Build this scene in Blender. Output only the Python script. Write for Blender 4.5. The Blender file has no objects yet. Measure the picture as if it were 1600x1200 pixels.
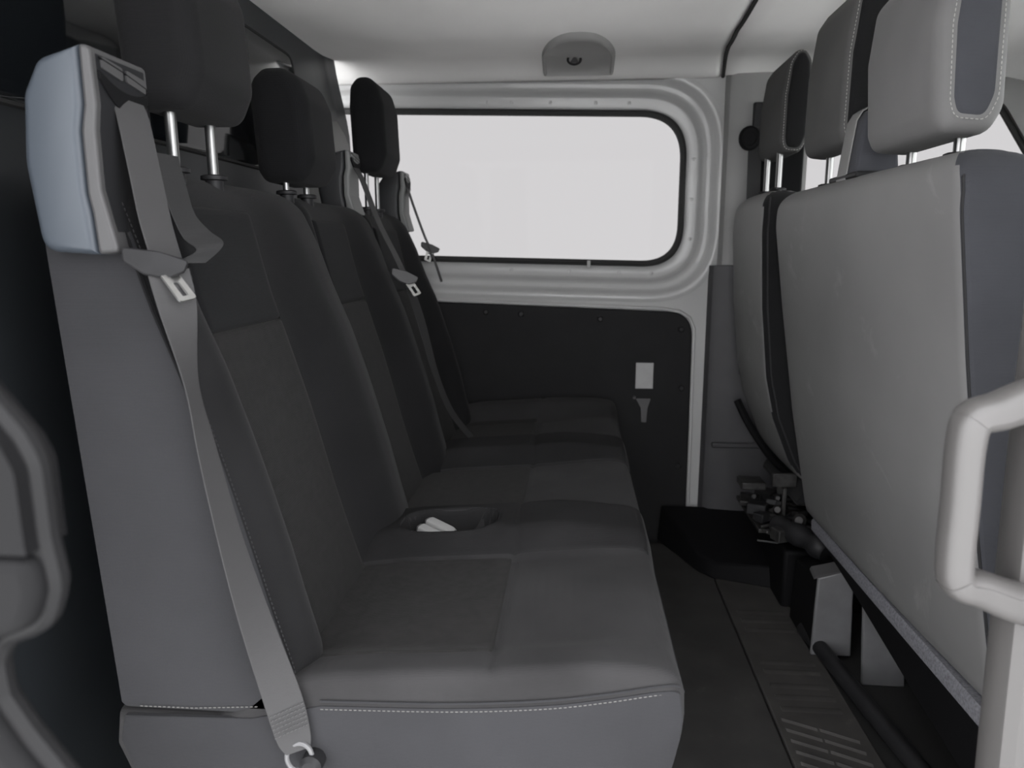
import bpy, bmesh, math, random
from mathutils import Vector, Matrix
random.seed(7)
sc = bpy.context.scene
COL = sc.collection

# ---------------------------------------------------------------- camera, world, exposure
cd = bpy.data.cameras.new('camera')
cam = bpy.data.objects.new('camera', cd); COL.objects.link(cam)
cd.sensor_width = 36.0; cd.lens = 25.99; cd.clip_start = 0.02
cam.matrix_world = Matrix(((0.99646051, -0.01565365, 0.08259189, 0.0),
                           (0.08405874, 0.17660826, -0.98068530, 0.0),
                           (0.00076490, 0.98415674, 0.17729898, 1.0),
                           (0, 0, 0, 1)))
cd.dof.use_dof = True; cd.dof.focus_distance = 1.3; cd.dof.aperture_fstop = 5.0
sc.camera = cam
w = bpy.data.worlds.new('overcast'); sc.world = w; w.use_nodes = True
bgn = w.node_tree.nodes['Background']
bgn.inputs[0].default_value = (0.975, 0.975, 1.0, 1); bgn.inputs[1].default_value = 6.0
sc.view_settings.view_transform = 'Standard'; sc.view_settings.look = 'None'
sc.view_settings.gamma = 1.0; sc.view_settings.use_curve_mapping = False
sc.view_settings.exposure = 0.0

# ---------------------------------------------------------------- materials
def mat(name, col, rough=0.6, metal=0.0, spec=0.5, noise=None, bump=None, sheen=0.0, stains=None, coat=0.0):
    """noise=(scale, amount) colour mottling; bump=(scale, strength, distance); stains=(scale, lo, hi, colour)"""
    m = bpy.data.materials.new(name); m.use_nodes = True
    nt = m.node_tree; N = nt.nodes; L = nt.links; p = N['Principled BSDF']
    p.inputs['Base Color'].default_value = (*col, 1); p.inputs['Roughness'].default_value = rough
    p.inputs['Metallic'].default_value = metal; p.inputs['Specular IOR Level'].default_value = spec
    if sheen:
        p.inputs['Sheen Weight'].default_value = sheen; p.inputs['Sheen Roughness'].default_value = 0.5
    if coat:
        p.inputs['Coat Weight'].default_value = coat
    tc = N.new('ShaderNodeTexCoord')
    out = None
    if noise:
        n = N.new('ShaderNodeTexNoise'); n.inputs['Scale'].default_value = noise[0]; n.inputs['Detail'].default_value = 5
        L.new(tc.outputs['Object'], n.inputs['Vector'])
        r = N.new('ShaderNodeMapRange'); r.inputs[1].default_value = 0.3; r.inputs[2].default_value = 0.7
        r.inputs[3].default_value = 1 - noise[1]; r.inputs[4].default_value = 1 + noise[1]
        L.new(n.outputs['Fac'], r.inputs[0])
        mx = N.new('ShaderNodeVectorMath'); mx.operation = 'SCALE'; mx.inputs[0].default_value = col
        L.new(r.outputs[0], mx.inputs['Scale']); out = mx.outputs[0]
    if stains:
        n = N.new('ShaderNodeTexNoise'); n.inputs['Scale'].default_value = stains[0]; n.inputs['Detail'].default_value = 8
        n.inputs['Roughness'].default_value = 0.65; n.inputs['Distortion'].default_value = 0.6
        L.new(tc.outputs['Object'], n.inputs['Vector'])
        r = N.new('ShaderNodeMapRange'); r.inputs[1].default_value = stains[1]; r.inputs[2].default_value = stains[2]
        L.new(n.outputs['Fac'], r.inputs[0])
        mix = N.new('ShaderNodeMix'); mix.data_type = 'RGBA'
        mix.inputs[7].default_value = (*stains[3], 1)
        if out: L.new(out, mix.inputs[6])
        else: mix.inputs[6].default_value = (*col, 1)
        L.new(r.outputs[0], mix.inputs[0]); out = mix.outputs[2]
    if out: L.new(out, p.inputs['Base Color'])
    if bump:
        n = N.new('ShaderNodeTexNoise'); n.inputs['Scale'].default_value = bump[0]; n.inputs['Detail'].default_value = 3
        L.new(tc.outputs['Object'], n.inputs['Vector'])
        b = N.new('ShaderNodeBump'); b.inputs['Strength'].default_value = bump[1]; b.inputs['Distance'].default_value = bump[2]
        L.new(n.outputs['Fac'], b.inputs['Height']); L.new(b.outputs[0], p.inputs['Normal'])
    return m

def weave(m, scale=170, strength=0.25, dist=0.0006, axis=None):
    """fine woven relief: two crossed wave textures"""
    nt = m.node_tree; N = nt.nodes; L = nt.links; p = N['Principled BSDF']; tc = N.new('ShaderNodeTexCoord')
    hs = []
    for ax in ((axis,) if axis else ('Y', 'Z')):
        wv = N.new('ShaderNodeTexWave'); wv.bands_direction = ax; wv.inputs['Scale'].default_value = scale
        wv.inputs['Distortion'].default_value = 0.6; wv.inputs['Detail'].default_value = 1
        L.new(tc.outputs['Object'], wv.inputs['Vector']); hs.append(wv.outputs['Fac'])
    h = hs[0]
    if len(hs) == 2:
        a = N.new('ShaderNodeMath'); a.operation = 'ADD'; L.new(hs[0], a.inputs[0]); L.new(hs[1], a.inputs[1]); h = a.outputs[0]
    b = N.new('ShaderNodeBump'); b.inputs['Strength'].default_value = strength; b.inputs['Distance'].default_value = dist
    L.new(h, b.inputs['Height']); L.new(b.outputs[0], p.inputs['Normal'])
    return m

def glass(name, tint, refl=0.06):
    m = bpy.data.materials.new(name); m.use_nodes = True
    nt = m.node_tree; N = nt.nodes; L = nt.links
    for n in list(N):
        if n.type != 'OUTPUT_MATERIAL': N.remove(n)
    o = [n for n in N if n.type == 'OUTPUT_MATERIAL'][0]
    t = N.new('ShaderNodeBsdfTransparent'); t.inputs[0].default_value = (*tint, 1)
    g = N.new('ShaderNodeBsdfGlossy'); g.inputs['Roughness'].default_value = 0.02
    fr = N.new('ShaderNodeFresnel'); fr.inputs['IOR'].default_value = 1.08
    mx = N.new('ShaderNodeMixShader'); L.new(fr.outputs[0], mx.inputs[0]); L.new(t.outputs[0], mx.inputs[1]); L.new(g.outputs[0], mx.inputs[2])
    L.new(mx.outputs[0], o.inputs[0])
    return m

M = {}
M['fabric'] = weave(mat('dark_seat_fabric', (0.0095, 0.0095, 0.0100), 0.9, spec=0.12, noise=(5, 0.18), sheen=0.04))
M['fabric_dark'] = weave(mat('black_seat_fabric', (0.0070, 0.0071, 0.0077), 0.92, spec=0.12, noise=(6, 0.15), sheen=0.03))
M['cushion'] = weave(mat('toplit_cushion_fabric', (0.0250, 0.0246, 0.0252), 0.9, spec=0.12, noise=(7, 0.2), sheen=0.03))  # lighter than the seat fabric: light from above is put into the colour
M['cushion_insert'] = weave(mat('cushion_insert_fabric', (0.0195, 0.0190, 0.0187), 0.95, spec=0.1, noise=(60, 0.14), sheen=0.03), 110, 0.35)  # tone raised likewise for light from above
M['fabric_bolster'] = weave(mat('dark_bolster_fabric', (0.0165, 0.0163, 0.0167), 0.92, spec=0.1, noise=(6, 0.2)))
M['insert'] = weave(mat('charcoal_insert_fabric', (0.0150, 0.0148, 0.0146), 0.95, spec=0.1, noise=(60, 0.12), sheen=0.03), 110, 0.35)
M['vinyl'] = mat('grey_seatback_vinyl', (0.158, 0.156, 0.155), 0.55, spec=0.35, noise=(3, 0.1), bump=(900, 0.08, 0.001), stains=(5, 0.60, 0.85, (0.28, 0.28, 0.275)))
M['seat_side'] = weave(mat('blue_grey_side_fabric', (0.0250, 0.0252, 0.0272), 0.9, spec=0.15, noise=(4, 0.15), sheen=0.03))
M['seat_side_front'] = weave(mat('blue_grey_front_side_fabric', (0.048, 0.0495, 0.056), 0.9, spec=0.15, noise=(4, 0.15), sheen=0.03))
M['hem'] = mat('blue_grey_hem_carpet', (0.13, 0.13, 0.143), 0.95, noise=(200, 0.3), bump=(600, 0.4, 0.002))
M['thread'] = mat('pale_thread', (0.30, 0.295, 0.28), 0.8)
M['thread_bench'] = mat('bench_pale_thread', (0.12, 0.118, 0.112), 0.8)
M['thread_dark'] = mat('dark_thread', (0.012, 0.012, 0.013), 0.9)
M['chrome'] = mat('brushed_steel', (0.25, 0.25, 0.247), 0.32, metal=1.0)
M['black'] = mat('black_plastic', (0.014, 0.014, 0.015), 0.5, spec=0.22, noise=(30, 0.2))
M['blackmatt'] = mat('matt_black_plastic', (0.0045, 0.0045, 0.005), 0.7, spec=0.12)
M['tower'] = mat('grey_blue_plastic_cover', (0.042, 0.051, 0.063), 0.5, bump=(700, 0.1, 0.0006))
M['bezel'] = mat('grey_plastic_bezel', (0.048, 0.0475, 0.0485), 0.5, bump=(700, 0.1, 0.0006))
M['bezel_far'] = mat('pale_plastic_bezel', (0.14, 0.143, 0.14), 0.5)
M['steel_bright'] = mat('polished_steel', (0.7, 0.7, 0.69), 0.28, metal=1.0)
M['door_edge'] = mat('grey_door_edge_strip', (0.0085, 0.0085, 0.009), 0.55, spec=0.2)
M['tower_face_shade'] = mat('shaded_tower_face_plastic', (0.013, 0.0133, 0.0145), 0.6, spec=0.15)  # shade on the tower front, painted in as a darker colour
M['tower_dark'] = mat('dark_plastic_cover', (0.014, 0.0145, 0.016), 0.55)
M['web'] = weave(mat('grey_belt_webbing', (0.041, 0.0405, 0.0412), 0.75, spec=0.3), 170, 0.4, 0.0004, 'Z')
M['web_dark'] = weave(mat('dark_belt_webbing', (0.012, 0.012, 0.0125), 0.8), 170, 0.4, 0.0004, 'Z')
M['paint'] = mat('pale_grey_paint', (0.38, 0.38, 0.375), 0.32, spec=0.5, noise=(2, 0.03), coat=0.2)
M['trim'] = mat('light_grey_plastic_trim', (0.185, 0.183, 0.18), 0.55, noise=(8, 0.05), bump=(500, 0.08, 0.0008))
M['trim_dark'] = mat('dark_grey_plastic_trim', (0.033, 0.0325, 0.035), 0.6, noise=(10, 0.15), bump=(500, 0.1, 0.0008))
M['handle'] = mat('warm_grey_handle_plastic', (0.068, 0.0652, 0.0635), 0.42, bump=(800, 0.06, 0.0006))
M['headliner'] = mat('grey_headliner_felt', (0.76, 0.75, 0.735), 0.95, spec=0.1, noise=(3, 0.06), bump=(700, 0.2, 0.0012), stains=(9, 0.70, 0.80, (0.3, 0.29, 0.28)))
M['hookcup'] = mat('mid_grey_hook_cup', (0.28, 0.277, 0.27), 0.7)
M['board'] = mat('black_hardboard', (0.0055, 0.0055, 0.006), 0.75, spec=0.3, noise=(12, 0.2))
M['bulkhead'] = mat('dark_blue_grey_bulkhead', (0.014, 0.016, 0.018), 0.38, noise=(5, 0.1))
M['bulkglass'] = mat('black_glass', (0.006, 0.007, 0.008), 0.06, spec=0.6)
M['rubber'] = mat('black_rubber', (0.012, 0.012, 0.012), 0.75)
M['mat'] = mat('dusty_black_floor_mat', (0.022, 0.021, 0.020), 0.85, noise=(7, 0.35), bump=(300, 0.25, 0.002), stains=(14, 0.62, 0.9, (0.06, 0.057, 0.052)))
M['ribbed'] = mat('dusty_ribbed_rubber', (0.034, 0.032, 0.030), 0.8, noise=(9, 0.35), stains=(18, 0.6, 0.85, (0.07, 0.066, 0.06)))
M['metal_dark'] = mat('dirty_dark_metal', (0.04, 0.039, 0.038), 0.5, metal=0.5, noise=(40, 0.5))
M['steel_grey'] = mat('grey_painted_steel', (0.115, 0.115, 0.118), 0.5, noise=(20, 0.12))
M['label'] = mat('pale_grey_label_paper', (0.32, 0.32, 0.315), 0.6, noise=(40, 0.05))
M['palegrey'] = mat('pale_grey_plastic', (0.28, 0.28, 0.275), 0.5)
M['ground'] = mat('pale_bounce_ground', (0.75, 0.75, 0.74), 0.9, noise=(1.5, 0.1))  # near-white tone lifts the light bounced up to the headliner
M['glass'] = glass('tinted_glass', (0.332, 0.329, 0.327))
M['glassfront'] = glass('door_glass', (0.332, 0.329, 0.327))
M['windscreen'] = glass('windscreen_glass', (0.90, 0.91, 0.90))
M['door'] = mat('dark_door_trim', (0.006, 0.006, 0.0065), 0.6, spec=0.12)

# ---------------------------------------------------------------- helpers
BASE = {}
def empty(name, loc, label=None, cat=None, group=None):
    o = bpy.data.objects.new(name, None); COL.objects.link(o); o.location = loc; o.empty_display_size = 0.05
    BASE[o.name] = Vector(loc); tag(o, label, cat, group)
    return o
def tag(o, label=None, cat=None, group=None, kind=None):
    if label: o['label'] = label
    if cat: o['category'] = cat
    if group: o['group'] = group
    if kind: o['kind'] = kind
    return o
def mk(name, verts, faces, m, parent=None, angle=35, bevel=0, seg=2, subsurf=0, label=None, smooth=True):
    b = BASE[parent.name] if parent else Vector((0, 0, 0))
    me = bpy.data.meshes.new(name)
    me.from_pydata([Vector(v) - b for v in verts], [], faces)
    bm = bmesh.new(); bm.from_mesh(me); bmesh.ops.recalc_face_normals(bm, faces=bm.faces); bm.to_mesh(me); bm.free()
    if smooth:
        me.shade_smooth()
        if angle < 180: me.set_sharp_from_angle(angle=math.radians(angle))
    me.materials.append(M[m] if isinstance(m, str) else m)
    o = bpy.data.objects.new(name, me); COL.objects.link(o)
    BASE[o.name] = b
    if parent: o.parent = parent
    if bevel:
        md = o.modifiers.new('bevel', 'BEVEL'); md.width = bevel; md.segments = seg; md.limit_method = 'ANGLE'; md.angle_limit = math.radians(40)
        md.harden_normals = False
    if subsurf:
        md = o.modifiers.new('sub', 'SUBSURF'); md.levels = subsurf; md.render_levels = subsurf
    if label: o['label'] = label
    return o
def struct(o):
    o['kind'] = 'structure'; return o
class G:
    """collects geometry"""
    def __init__(s): s.v = []; s.f = []
    def add(s, v, f):
        k = len(s.v); s.v += [tuple(p) for p in v]; s.f += [tuple(i + k for i in q) for q in f]; return s
    def box(s, a, b):
        (x0, y0, z0), (x1, y1, z1) = a, b
        return s.add([(x0, y0, z0), (x1, y0, z0), (x1, y1, z0), (x0, y1, z0), (x0, y0, z1), (x1, y0, z1), (x1, y1, z1), (x0, y1, z1)],
                     [(0, 3, 2, 1), (4, 5, 6, 7), (0, 1, 5, 4), (1, 2, 6, 5), (2, 3, 7, 6), (3, 0, 4, 7)])
    def loft(s, rings, cap=True, closed=True):
        n = len(rings[0]); v = [p for r in rings for p in r]; f = []
        for i in range(len(rings) - 1):
            for j in range(n if closed else n - 1):
                k = (j + 1) % n; f.append((i * n + j, i * n + k, (i + 1) * n + k, (i + 1) * n + j))
        if cap:
            f.append(tuple(range(n))[::-1]); f.append(tuple(range((len(rings) - 1) * n, len(rings) * n)))
        return s.add(v, f)
    def tube(s, path, r, n=10, cap=True):
        P = [Vector(p) for p in path]; rings = []
        rr = r if isinstance(r, (list, tuple)) else [r] * len(P)
        up = None
        for i, p in enumerate(P):
            t = (P[min(i + 1, len(P) - 1)] - P[max(i - 1, 0)]).normalized()
            if up is None:
                up = t.orthogonal().normalized()
            up = (up - t * up.dot(t)).normalized(); q = t.cross(up)
            rings.append([p + (up * math.cos(a) + q * math.sin(a)) * rr[i] for a in [2 * math.pi * k / n for k in range(n)]])
        return s.loft(rings, cap)
    def ribbon(s, path, wv, th, nrm=None):
        """strap: path points, half-width vectors, thickness"""
        P = [Vector(p) for p in path]; W = [Vector(x) for x in wv]; rings = []
        for i, p in enumerate(P):
            t = (P[min(i + 1, len(P) - 1)] - P[max(i - 1, 0)]).normalized()
            n = t.cross(W[i]).normalized() * th / 2
            a = W[i]
            rings.append([p - a - n * .3, p - a * .97 - n, p + a * .97 - n, p + a - n * .3, p + a + n * .3, p + a * .97 + n, p - a * .97 + n, p - a + n * .3])
        return s.loft(rings)
    def mk(s, name, m, parent=None, **k): return mk(name, s.v, s.f, m, parent, **k)
def ip(x, xs, ys):
    if x <= xs[0]: return ys[0]
    for i in range(1, len(xs)):
        if x <= xs[i]:
            t = (x - xs[i - 1]) / (xs[i] - xs[i - 1]); return ys[i - 1] + t * (ys[i] - ys[i - 1])
    return ys[-1]
def ss(a, b, x):
    t = max(0., min(1., (x - a) / (b - a))); return t * t * (3 - 2 * t)
def spline(pts, n):
    """Catmull-Rom through points (any dimension tuples)"""
    P = [Vector(p) for p in pts]; out = []
    for i in range(len(P) - 1):
        a, b, c, d = P[max(i - 1, 0)], P[i], P[i + 1], P[min(i + 2, len(P) - 1)]
        for k in range(n):
            t = k / n
            out.append(0.5 * ((2 * b) + (c - a) * t + (2 * a - 5 * b + 4 * c - d) * t * t + (3 * b - a - 3 * c + d) * t ** 3))
    out.append(P[-1]); return out
def roundpoly(pts, r, n=6):
    """round the corners of a 2D polygon; r one radius or list"""
    out = []; N = len(pts)
    for i, p in enumerate(pts):
        a = Vector(pts[i - 1]); p = Vector(p); b = Vector(pts[(i + 1) % N]); q = r[i] if isinstance(r, (list, tuple)) else r
        if q <= 0: out.append(tuple(p)); continue
        u = (a - p); v = (b - p); ang = u.angle(v); d = min(q / math.tan(ang / 2), u.length * .49, v.length * .49)
        p0 = p + u.normalized() * d; p1 = p + v.normalized() * d
        for k in range(n + 1):
            t = k / n; out.append(tuple(p0 * (1 - t) ** 2 + p * 2 * t * (1 - t) + p1 * t * t))
    return out
def inset2(pts, d):
    """inset a convex-ish 2D polygon by d (towards its centroid, per-vertex normals)"""
    n = len(pts); P = [Vector(p) for p in pts]; A = sum(P[i].x * P[(i + 1) % n].y - P[(i + 1) % n].x * P[i].y for i in range(n)); sg = 1 if A > 0 else -1
    out = []
    for i in range(n):
        t = (P[(i + 1) % n] - P[i - 1])
        if t.length < 1e-9: t = Vector((1, 0))
        t.normalize(); out.append(P[i] + Vector((-t.y, t.x)) * sg * d)
    return out
def shrink(pts, d):
    xs = [p[0] for p in pts]; zs = [p[1] for p in pts]; cx = (min(xs) + max(xs)) / 2; cz = (min(zs) + max(zs)) / 2
    hx = (max(xs) - min(xs)) / 2; hz = (max(zs) - min(zs)) / 2
    return [Vector((cx + (p[0] - cx) * (hx - d) / hx, cz + (p[1] - cz) * (hz - d) / hz)) for p in pts]
def slab(poly, y0, y1, r, n=5):
    """extrude an x-z outline along y with rounded rims"""
    rings = []; steps = []
    for k in range(n + 1):
        a = math.pi / 2 * k / n; steps.append((r * (1 - math.cos(a)) if False else r * (1 - math.sin(a)), r * (1 - math.cos(a))))
    # k=0: inset r at y0 ; k=n: inset 0 at y0+r
    for ins, dy in steps: rings.append([(p.x, y0 + dy, p.y) for p in shrink(poly, ins)])
    for ins, dy in reversed(steps): rings.append([(p.x, y1 - dy, p.y) for p in shrink(poly, ins)])
    return G().loft(rings)
def dashes(path, ln, gap, r, flat=False):
    """row of stitches along a polyline"""
    g = G(); P = [Vector(p) for p in path]; L = [0]
    for i in range(1, len(P)): L.append(L[-1] + (P[i] - P[i - 1]).length)
    def at(s):
        for i in range(1, len(P)):
            if s <= L[i]:
                t = (s - L[i - 1]) / max(1e-9, L[i] - L[i - 1]); return P[i - 1].lerp(P[i], t)
        return P[-1]
    s = 0
    while s + ln < L[-1]:
        g.tube([at(s), at(s + ln / 2), at(s + ln)], [r * .6, r, r * .6], 5); s += ln + gap
    return g
def bolt(name, c, r, h, axis, m, parent):
    a = Vector(axis).normalized(); c = Vector(c)
    return G().tube([c, c + a * h * .6, c + a * h], [r, r * .95, r * .55], 10).mk(name, m, parent)

# ================================================================ SETTING
# unseen ground outside the van, made pale to bounce light onto the headliner
g = G(); n = 40
g.add([(26 * math.cos(2 * math.pi * k / n), 1.5 + 26 * math.sin(2 * math.pi * k / n), -0.5) for k in range(n)] +
      [(26 * math.cos(2 * math.pi * k / n), 1.5 + 26 * math.sin(2 * math.pi * k / n), -0.6) for k in range(n)],
      [tuple(range(n)), tuple(range(n, 2 * n))[::-1]] + [(k, k + n, (k + 1) % n + n, (k + 1) % n) for k in range(n)])
o = struct(g.mk('floor_ground', 'ground')); o['label'] = 'unseen ground outside the van, made pale to bounce light in'

# floor of the van
o = struct(G().box((-0.86, 0.55, -0.06), (1.9, 2.62, -0.012)).mk('floor', 'rubber', smooth=False)); o['label'] = 'dark van floor under the seats'

# ceiling: profile in y, extruded in x, bowing down towards bulkhead and wall
def ceil_z(x, y):
    P_ = ([0.3, 0.6, 0.9, 1.3, 1.6, 1.8, 1.95, 2.03, 2.09, 2.2, 2.38, 2.46, 2.50, 2.53], [1.56, 1.61, 1.655, 1.68, 1.652, 1.616, 1.583, 1.566, 1.557, 1.558, 1.572, 1.560, 1.542, 1.538])
    z = 0.25 * ip(y - 0.03, *P_) + 0.5 * ip(y, *P_) + 0.25 * ip(y + 0.03, *P_)
    z += (1.58 - z) * ss(-0.45, -0.78, x) * (1 - ss(2.38, 2.50, y))
    return z
ys = [0.45 + i * 0.05 for i in range(27)] + [1.80 + i * 0.0152 for i in range(49)]
def seam_x(y): return ip(y, [0.4, 1.78, 2.0, 2.09, 2.27, 2.40, 2.53], [0.50, 0.432, 0.416, 0.409, 0.422, 0.440, 0.458])
g = G(); V = []; F = []
nx, ny = 60, len(ys)
for y in ys:
    x1 = seam_x(y) - 0.005
    for i in range(nx + 1):
        x = -0.86 + (x1 + 0.86) * i / nx
        V.append((x, y, ceil_z(x, y) + (0.006 * ss(x1 - 0.008, x1, x))))
for j in range(ny - 1):
    for i in range(nx): F.append((j * (nx + 1) + i, j * (nx + 1) + i + 1, (j + 1) * (nx + 1) + i + 1, (j + 1) * (nx + 1) + i))
o = mk('ceiling', V, F, 'headliner', angle=180); struct(o); o['label'] = 'grey felt headliner over the rear seats'
md = o.modifiers.new('thick', 'SOLIDIFY'); md.thickness = 0.012; md.offset = 1
ceiling = o
V = []; F = []
for y in ys:
    x0 = seam_x(y) + 0.005
    for i in range(nx + 1):
        x = x0 + (1.75 - x0) * (i - 1) / (nx - 1) if i else x0 - 0.03
        V.append((x, y, ceil_z(x, y) - 0.004 + (0.016 if i < 1 else 0.012 if i < 2 else 0) - 0.10 * ss(1.15, 1.75, x)))
for j in range(ny - 1):
    for i in range(nx): F.append((j * (nx + 1) + i, j * (nx + 1) + i + 1, (j + 1) * (nx + 1) + i + 1, (j + 1) * (nx + 1) + i))
o = mk('ceiling_cab', V, F, 'headliner', angle=180); struct(o); o['label'] = 'grey headliner panel over the front cab'
md = o.modifiers.new('thick', 'SOLIDIFY'); md.thickness = 0.012; md.offset = 1
G().tube([(seam_x(y), y, ceil_z(seam_x(y), y) + 0.0045) for y in ys], 0.0055, 6).mk('seam_gasket', 'rubber', o, label='dark gap between the headliner panels')
# roof skin above the headliner closes the gap
o = struct(G().box((-0.9, 0.35, 1.72), (1.8, 2.64, 1.75)).mk('ceiling_roof_skin', 'paint', smooth=False)); o['label'] = 'painted roof skin above the headliner'

# coat hook pocket on the headliner edge (tombstone-shaped moulded cup)
pts = []
for k in range(33):
    a = math.pi * k / 32; co, si = math.cos(a), math.sin(a)
    pts.append((0.105 * math.copysign(abs(co) ** 0.72, co), 0.42 * si ** 0.72))
def hookP(u, v, d):
    y = 2.47 - v * 0.92; return (u, y, ceil_z(u, y) - d)
r0 = [hookP(u, v, -0.004) for u, v in pts]
def scl(k, off=0.0): return [(u * k, 0.0 + v * k + off) for u, v in pts]
rings = [[hookP(u, v, 0.0) for u, v in scl(1.05, 0)], [hookP(u, v, 0.010) for u, v in scl(1.02)], [hookP(u, v, 0.012) for u, v in scl(0.97)],
         [hookP(u, v, 0.006) for u, v in scl(0.93, 0.004)], [hookP(u, v, 0.004) for u, v in scl(0.5, 0.03)]]
hp = G().loft(rings, cap=False); k = len(hp.v) - len(pts); hp.f.append(tuple(range(k, k + len(pts))))
hook = hp.mk('coat_hook', 'hookcup', None, angle=50)
tag(hook, 'grey moulded coat hook cup on the headliner above the side window', 'coat hook')
c = Vector(hookP(-0.012, 0.15, 0.010))
g = G().tube([c + Vector((0.019 * math.cos(a), 0.010 * math.sin(a), 0.016 * math.sin(a) - 0.001)) for a in [2 * math.pi * i / 20 for i in range(21)]], 0.0035, 6)
g.mk('hook_ring', 'black', hook)
g = G().add([c + Vector(p) for p in ((-0.013, -0.006, -0.012), (0.013, -0.006, -0.012), (0.002, 0.004, 0.012), (-0.013, -0.012, -0.012), (0.013, -0.012, -0.012), (0.002, -0.004, 0.012))],
            [(0, 1, 2), (3, 5, 4), (0, 3, 4, 1), (1, 4, 5, 2), (2, 5, 3, 0)])
g.mk('hook_peg', 'bezel', hook, label='small triangular hook peg')

# far side wall with the window
RAKE = -0.024
def win_outline(d, y):
    """rounded window outline offset outward by d, at depth y"""
    p = roundpoly([(-1.02 - d, 0.951 - d), (0.357 + d, 0.951 - d), (0.357 + d, 1.449 + d), (-1.02 - d, 1.449 + d)],
                  [0.13 + d, 0.135 + d * .9, 0.15 + d * .9, 0.13 + d], 14)
    return [(x, y, z + RAKE * (x - 0.3) * 0.9) for x, z in p]
prof = [(0.002, 2.592), (0.006, 2.588), (0.030, 2.585), (0.050, 2.583), (0.058, 2.579), (0.066, 2.567), (0.074, 2.556), (0.084, 2.551), (0.094, 2.550), (0.102, 2.546), (0.110, 2.535), (0.118, 2.525), (0.127, 2.520), (0.137, 2.520), (0.146, 2.524), (0.152, 2.526)]
prof = [(d * 0.82, y) for d, y in prof]
rings = [win_outline(d, y) for d, y in prof]
def rect_proj(p, X0, X1, Z0, Z1, cx=-0.33, cz=1.2):
    dx, dz = p[0] - cx, p[2] - cz
    t = min(((X1 - cx) / dx if dx > 1e-6 else 1e9), ((X0 - cx) / dx if dx < -1e-6 else 1e9), ((Z1 - cz) / dz if dz > 1e-6 else 1e9), ((Z0 - cz) / dz if dz < -1e-6 else 1e9))
    return (cx + dx * t, 2.526, cz + dz * t)
# dense projected outline: add wall corners by snapping nearest points
ring = [rect_proj(p, -1.25, 0.62, -0.05, 1.62) for p in rings[-1]]
for cxz in ((-1.25, -0.05), (0.62, -0.05), (0.62, 1.62), (-1.25, 1.62)):
    k = min(range(len(ring)), key=lambda i: (ring[i][0] - cxz[0]) ** 2 + (ring[i][2] - cxz[1]) ** 2); ring[k] = (cxz[0], 2.526, cxz[1])
g = G().loft(rings + [ring, [(x, 2.60, z) for x, y, z in ring]], cap=False)
o = struct(g.mk('wall_far', 'paint', angle=60)); o['label'] = 'pale grey painted body side with a pressed window surround'
wall = o
# spot-weld dimples on the flange
for (x, z) in [(x, 1.449 + 0.027 + RAKE * (x - 0.3) * .9) for x in (-0.30, -0.22, -0.09, 0.06, 0.17)] + [(0.387, 1.30), (0.385, 1.17), (0.384, 1.04)] + [(x, 0.951 - 0.027 + RAKE * (x - .3) * .9) for x in (-0.22, -0.02, 0.15, 0.26)]:
    bolt('weld_dimple', (x, 2.583, z), 0.006, 0.0022, (0, -1, 0), 'paint', wall)
# window: seal + pane
win = empty('window_1', (0, 2.58, 0.95)); struct(win); win['label'] = 'tinted fixed side window in a black rubber seal'
g = G().loft([win_outline(0.006, 2.592), win_outline(0.004, 2.574), win_outline(-0.004, 2.570), win_outline(-0.014, 2.574), win_outline(-0.015, 2.592)], cap=False)
g.mk('window_seal', 'rubber', win, label='black rubber window seal')
a = win_outline(-0.006, 2.586); b = win_outline(-0.006, 2.590)
g = G().loft([a, b]); g.mk('pane', 'glass', win, label='tinted window pane')
g = G().box((0.040, 2.562, 0.943), (0.052, 2.572, 0.968)); g.mk('seal_clip', 'label', win, bevel=0.002, label='small pale clip on the seal')
# black hardboard lower panel
pp = roundpoly([(-0.80, -0.02), (0.400, -0.02), (0.393, 0.797), (-0.80, 0.838)], [0, 0.02, 0.085, 0], 10)
g = G().loft([[(x, 2.524, z) for x, z in pp], [(x, 2.512, z) for x, z in pp], [(p.x, 2.509, p.y) for p in inset2(pp, 0.004)]])
panel = struct(g.mk('trim_1', 'board', angle=30)); panel['label'] = 'black hardboard lining panel below the window'
for (x, z) in ((-0.18, 0.789), (0.087, 0.774), (0.357, 0.742), (0.366, 0.542), (0.366, 0.268), (-0.30, 0.795)):
    bolt('panel_stud', (x, 2.509, z), 0.011, 0.009, (0, -1, 0), 'black', panel)
# pale bead over panel
g = G().tube([(-0.80, 2.519, 0.845), (0.30, 2.519, 0.808), (0.352, 2.519, 0.800), (0.385, 2.519, 0.78), (0.401, 2.519, 0.745), (0.408, 2.519, 0.03)], 0.006, 8)
o = struct(g.mk('trim_2', 'paint')); o['label'] = 'pale pressed bead around the black lining panel'

# far B pillar trims
def pillar(z0, z1, m, name, label, x0=0.440, dz=0.0):
    rings = []
    for z in [z0 + (z1 - z0) * k / 8 for k in range(9)]:
        sh = 0.02 * ss(0.3, 0.0, z)
        rings.append([(x0 - sh * 0, 2.535, z), (x0 + 0.002, 2.515, z), (x0 + 0.012, 2.497, z), (x0 + 0.03, 2.488, z), (x0 + 0.10, 2.482, z), (x0 + 0.245, 2.478, z), (x0 + 0.258, 2.49, z), (x0 + 0.262, 2.535, z)])
    o = struct(G().loft(rings).mk(name, m, angle=30)); o['label'] = label; return o
pillar(0.955, 1.545, 'trim', 'trim_3', 'light grey upper pillar trim behind the driver seat', 0.466)
pillar(-0.01, 0.953, 'trim_dark', 'trim_4', 'dark grey lower pillar trim beside the black panel')
struct(G().box((0.47, 2.470, 0.345), (0.69, 2.486, 0.362)).mk('trim_5', 'trim_dark', bevel=0.004))['label'] = 'dark ledge across the lower pillar trim'
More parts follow.
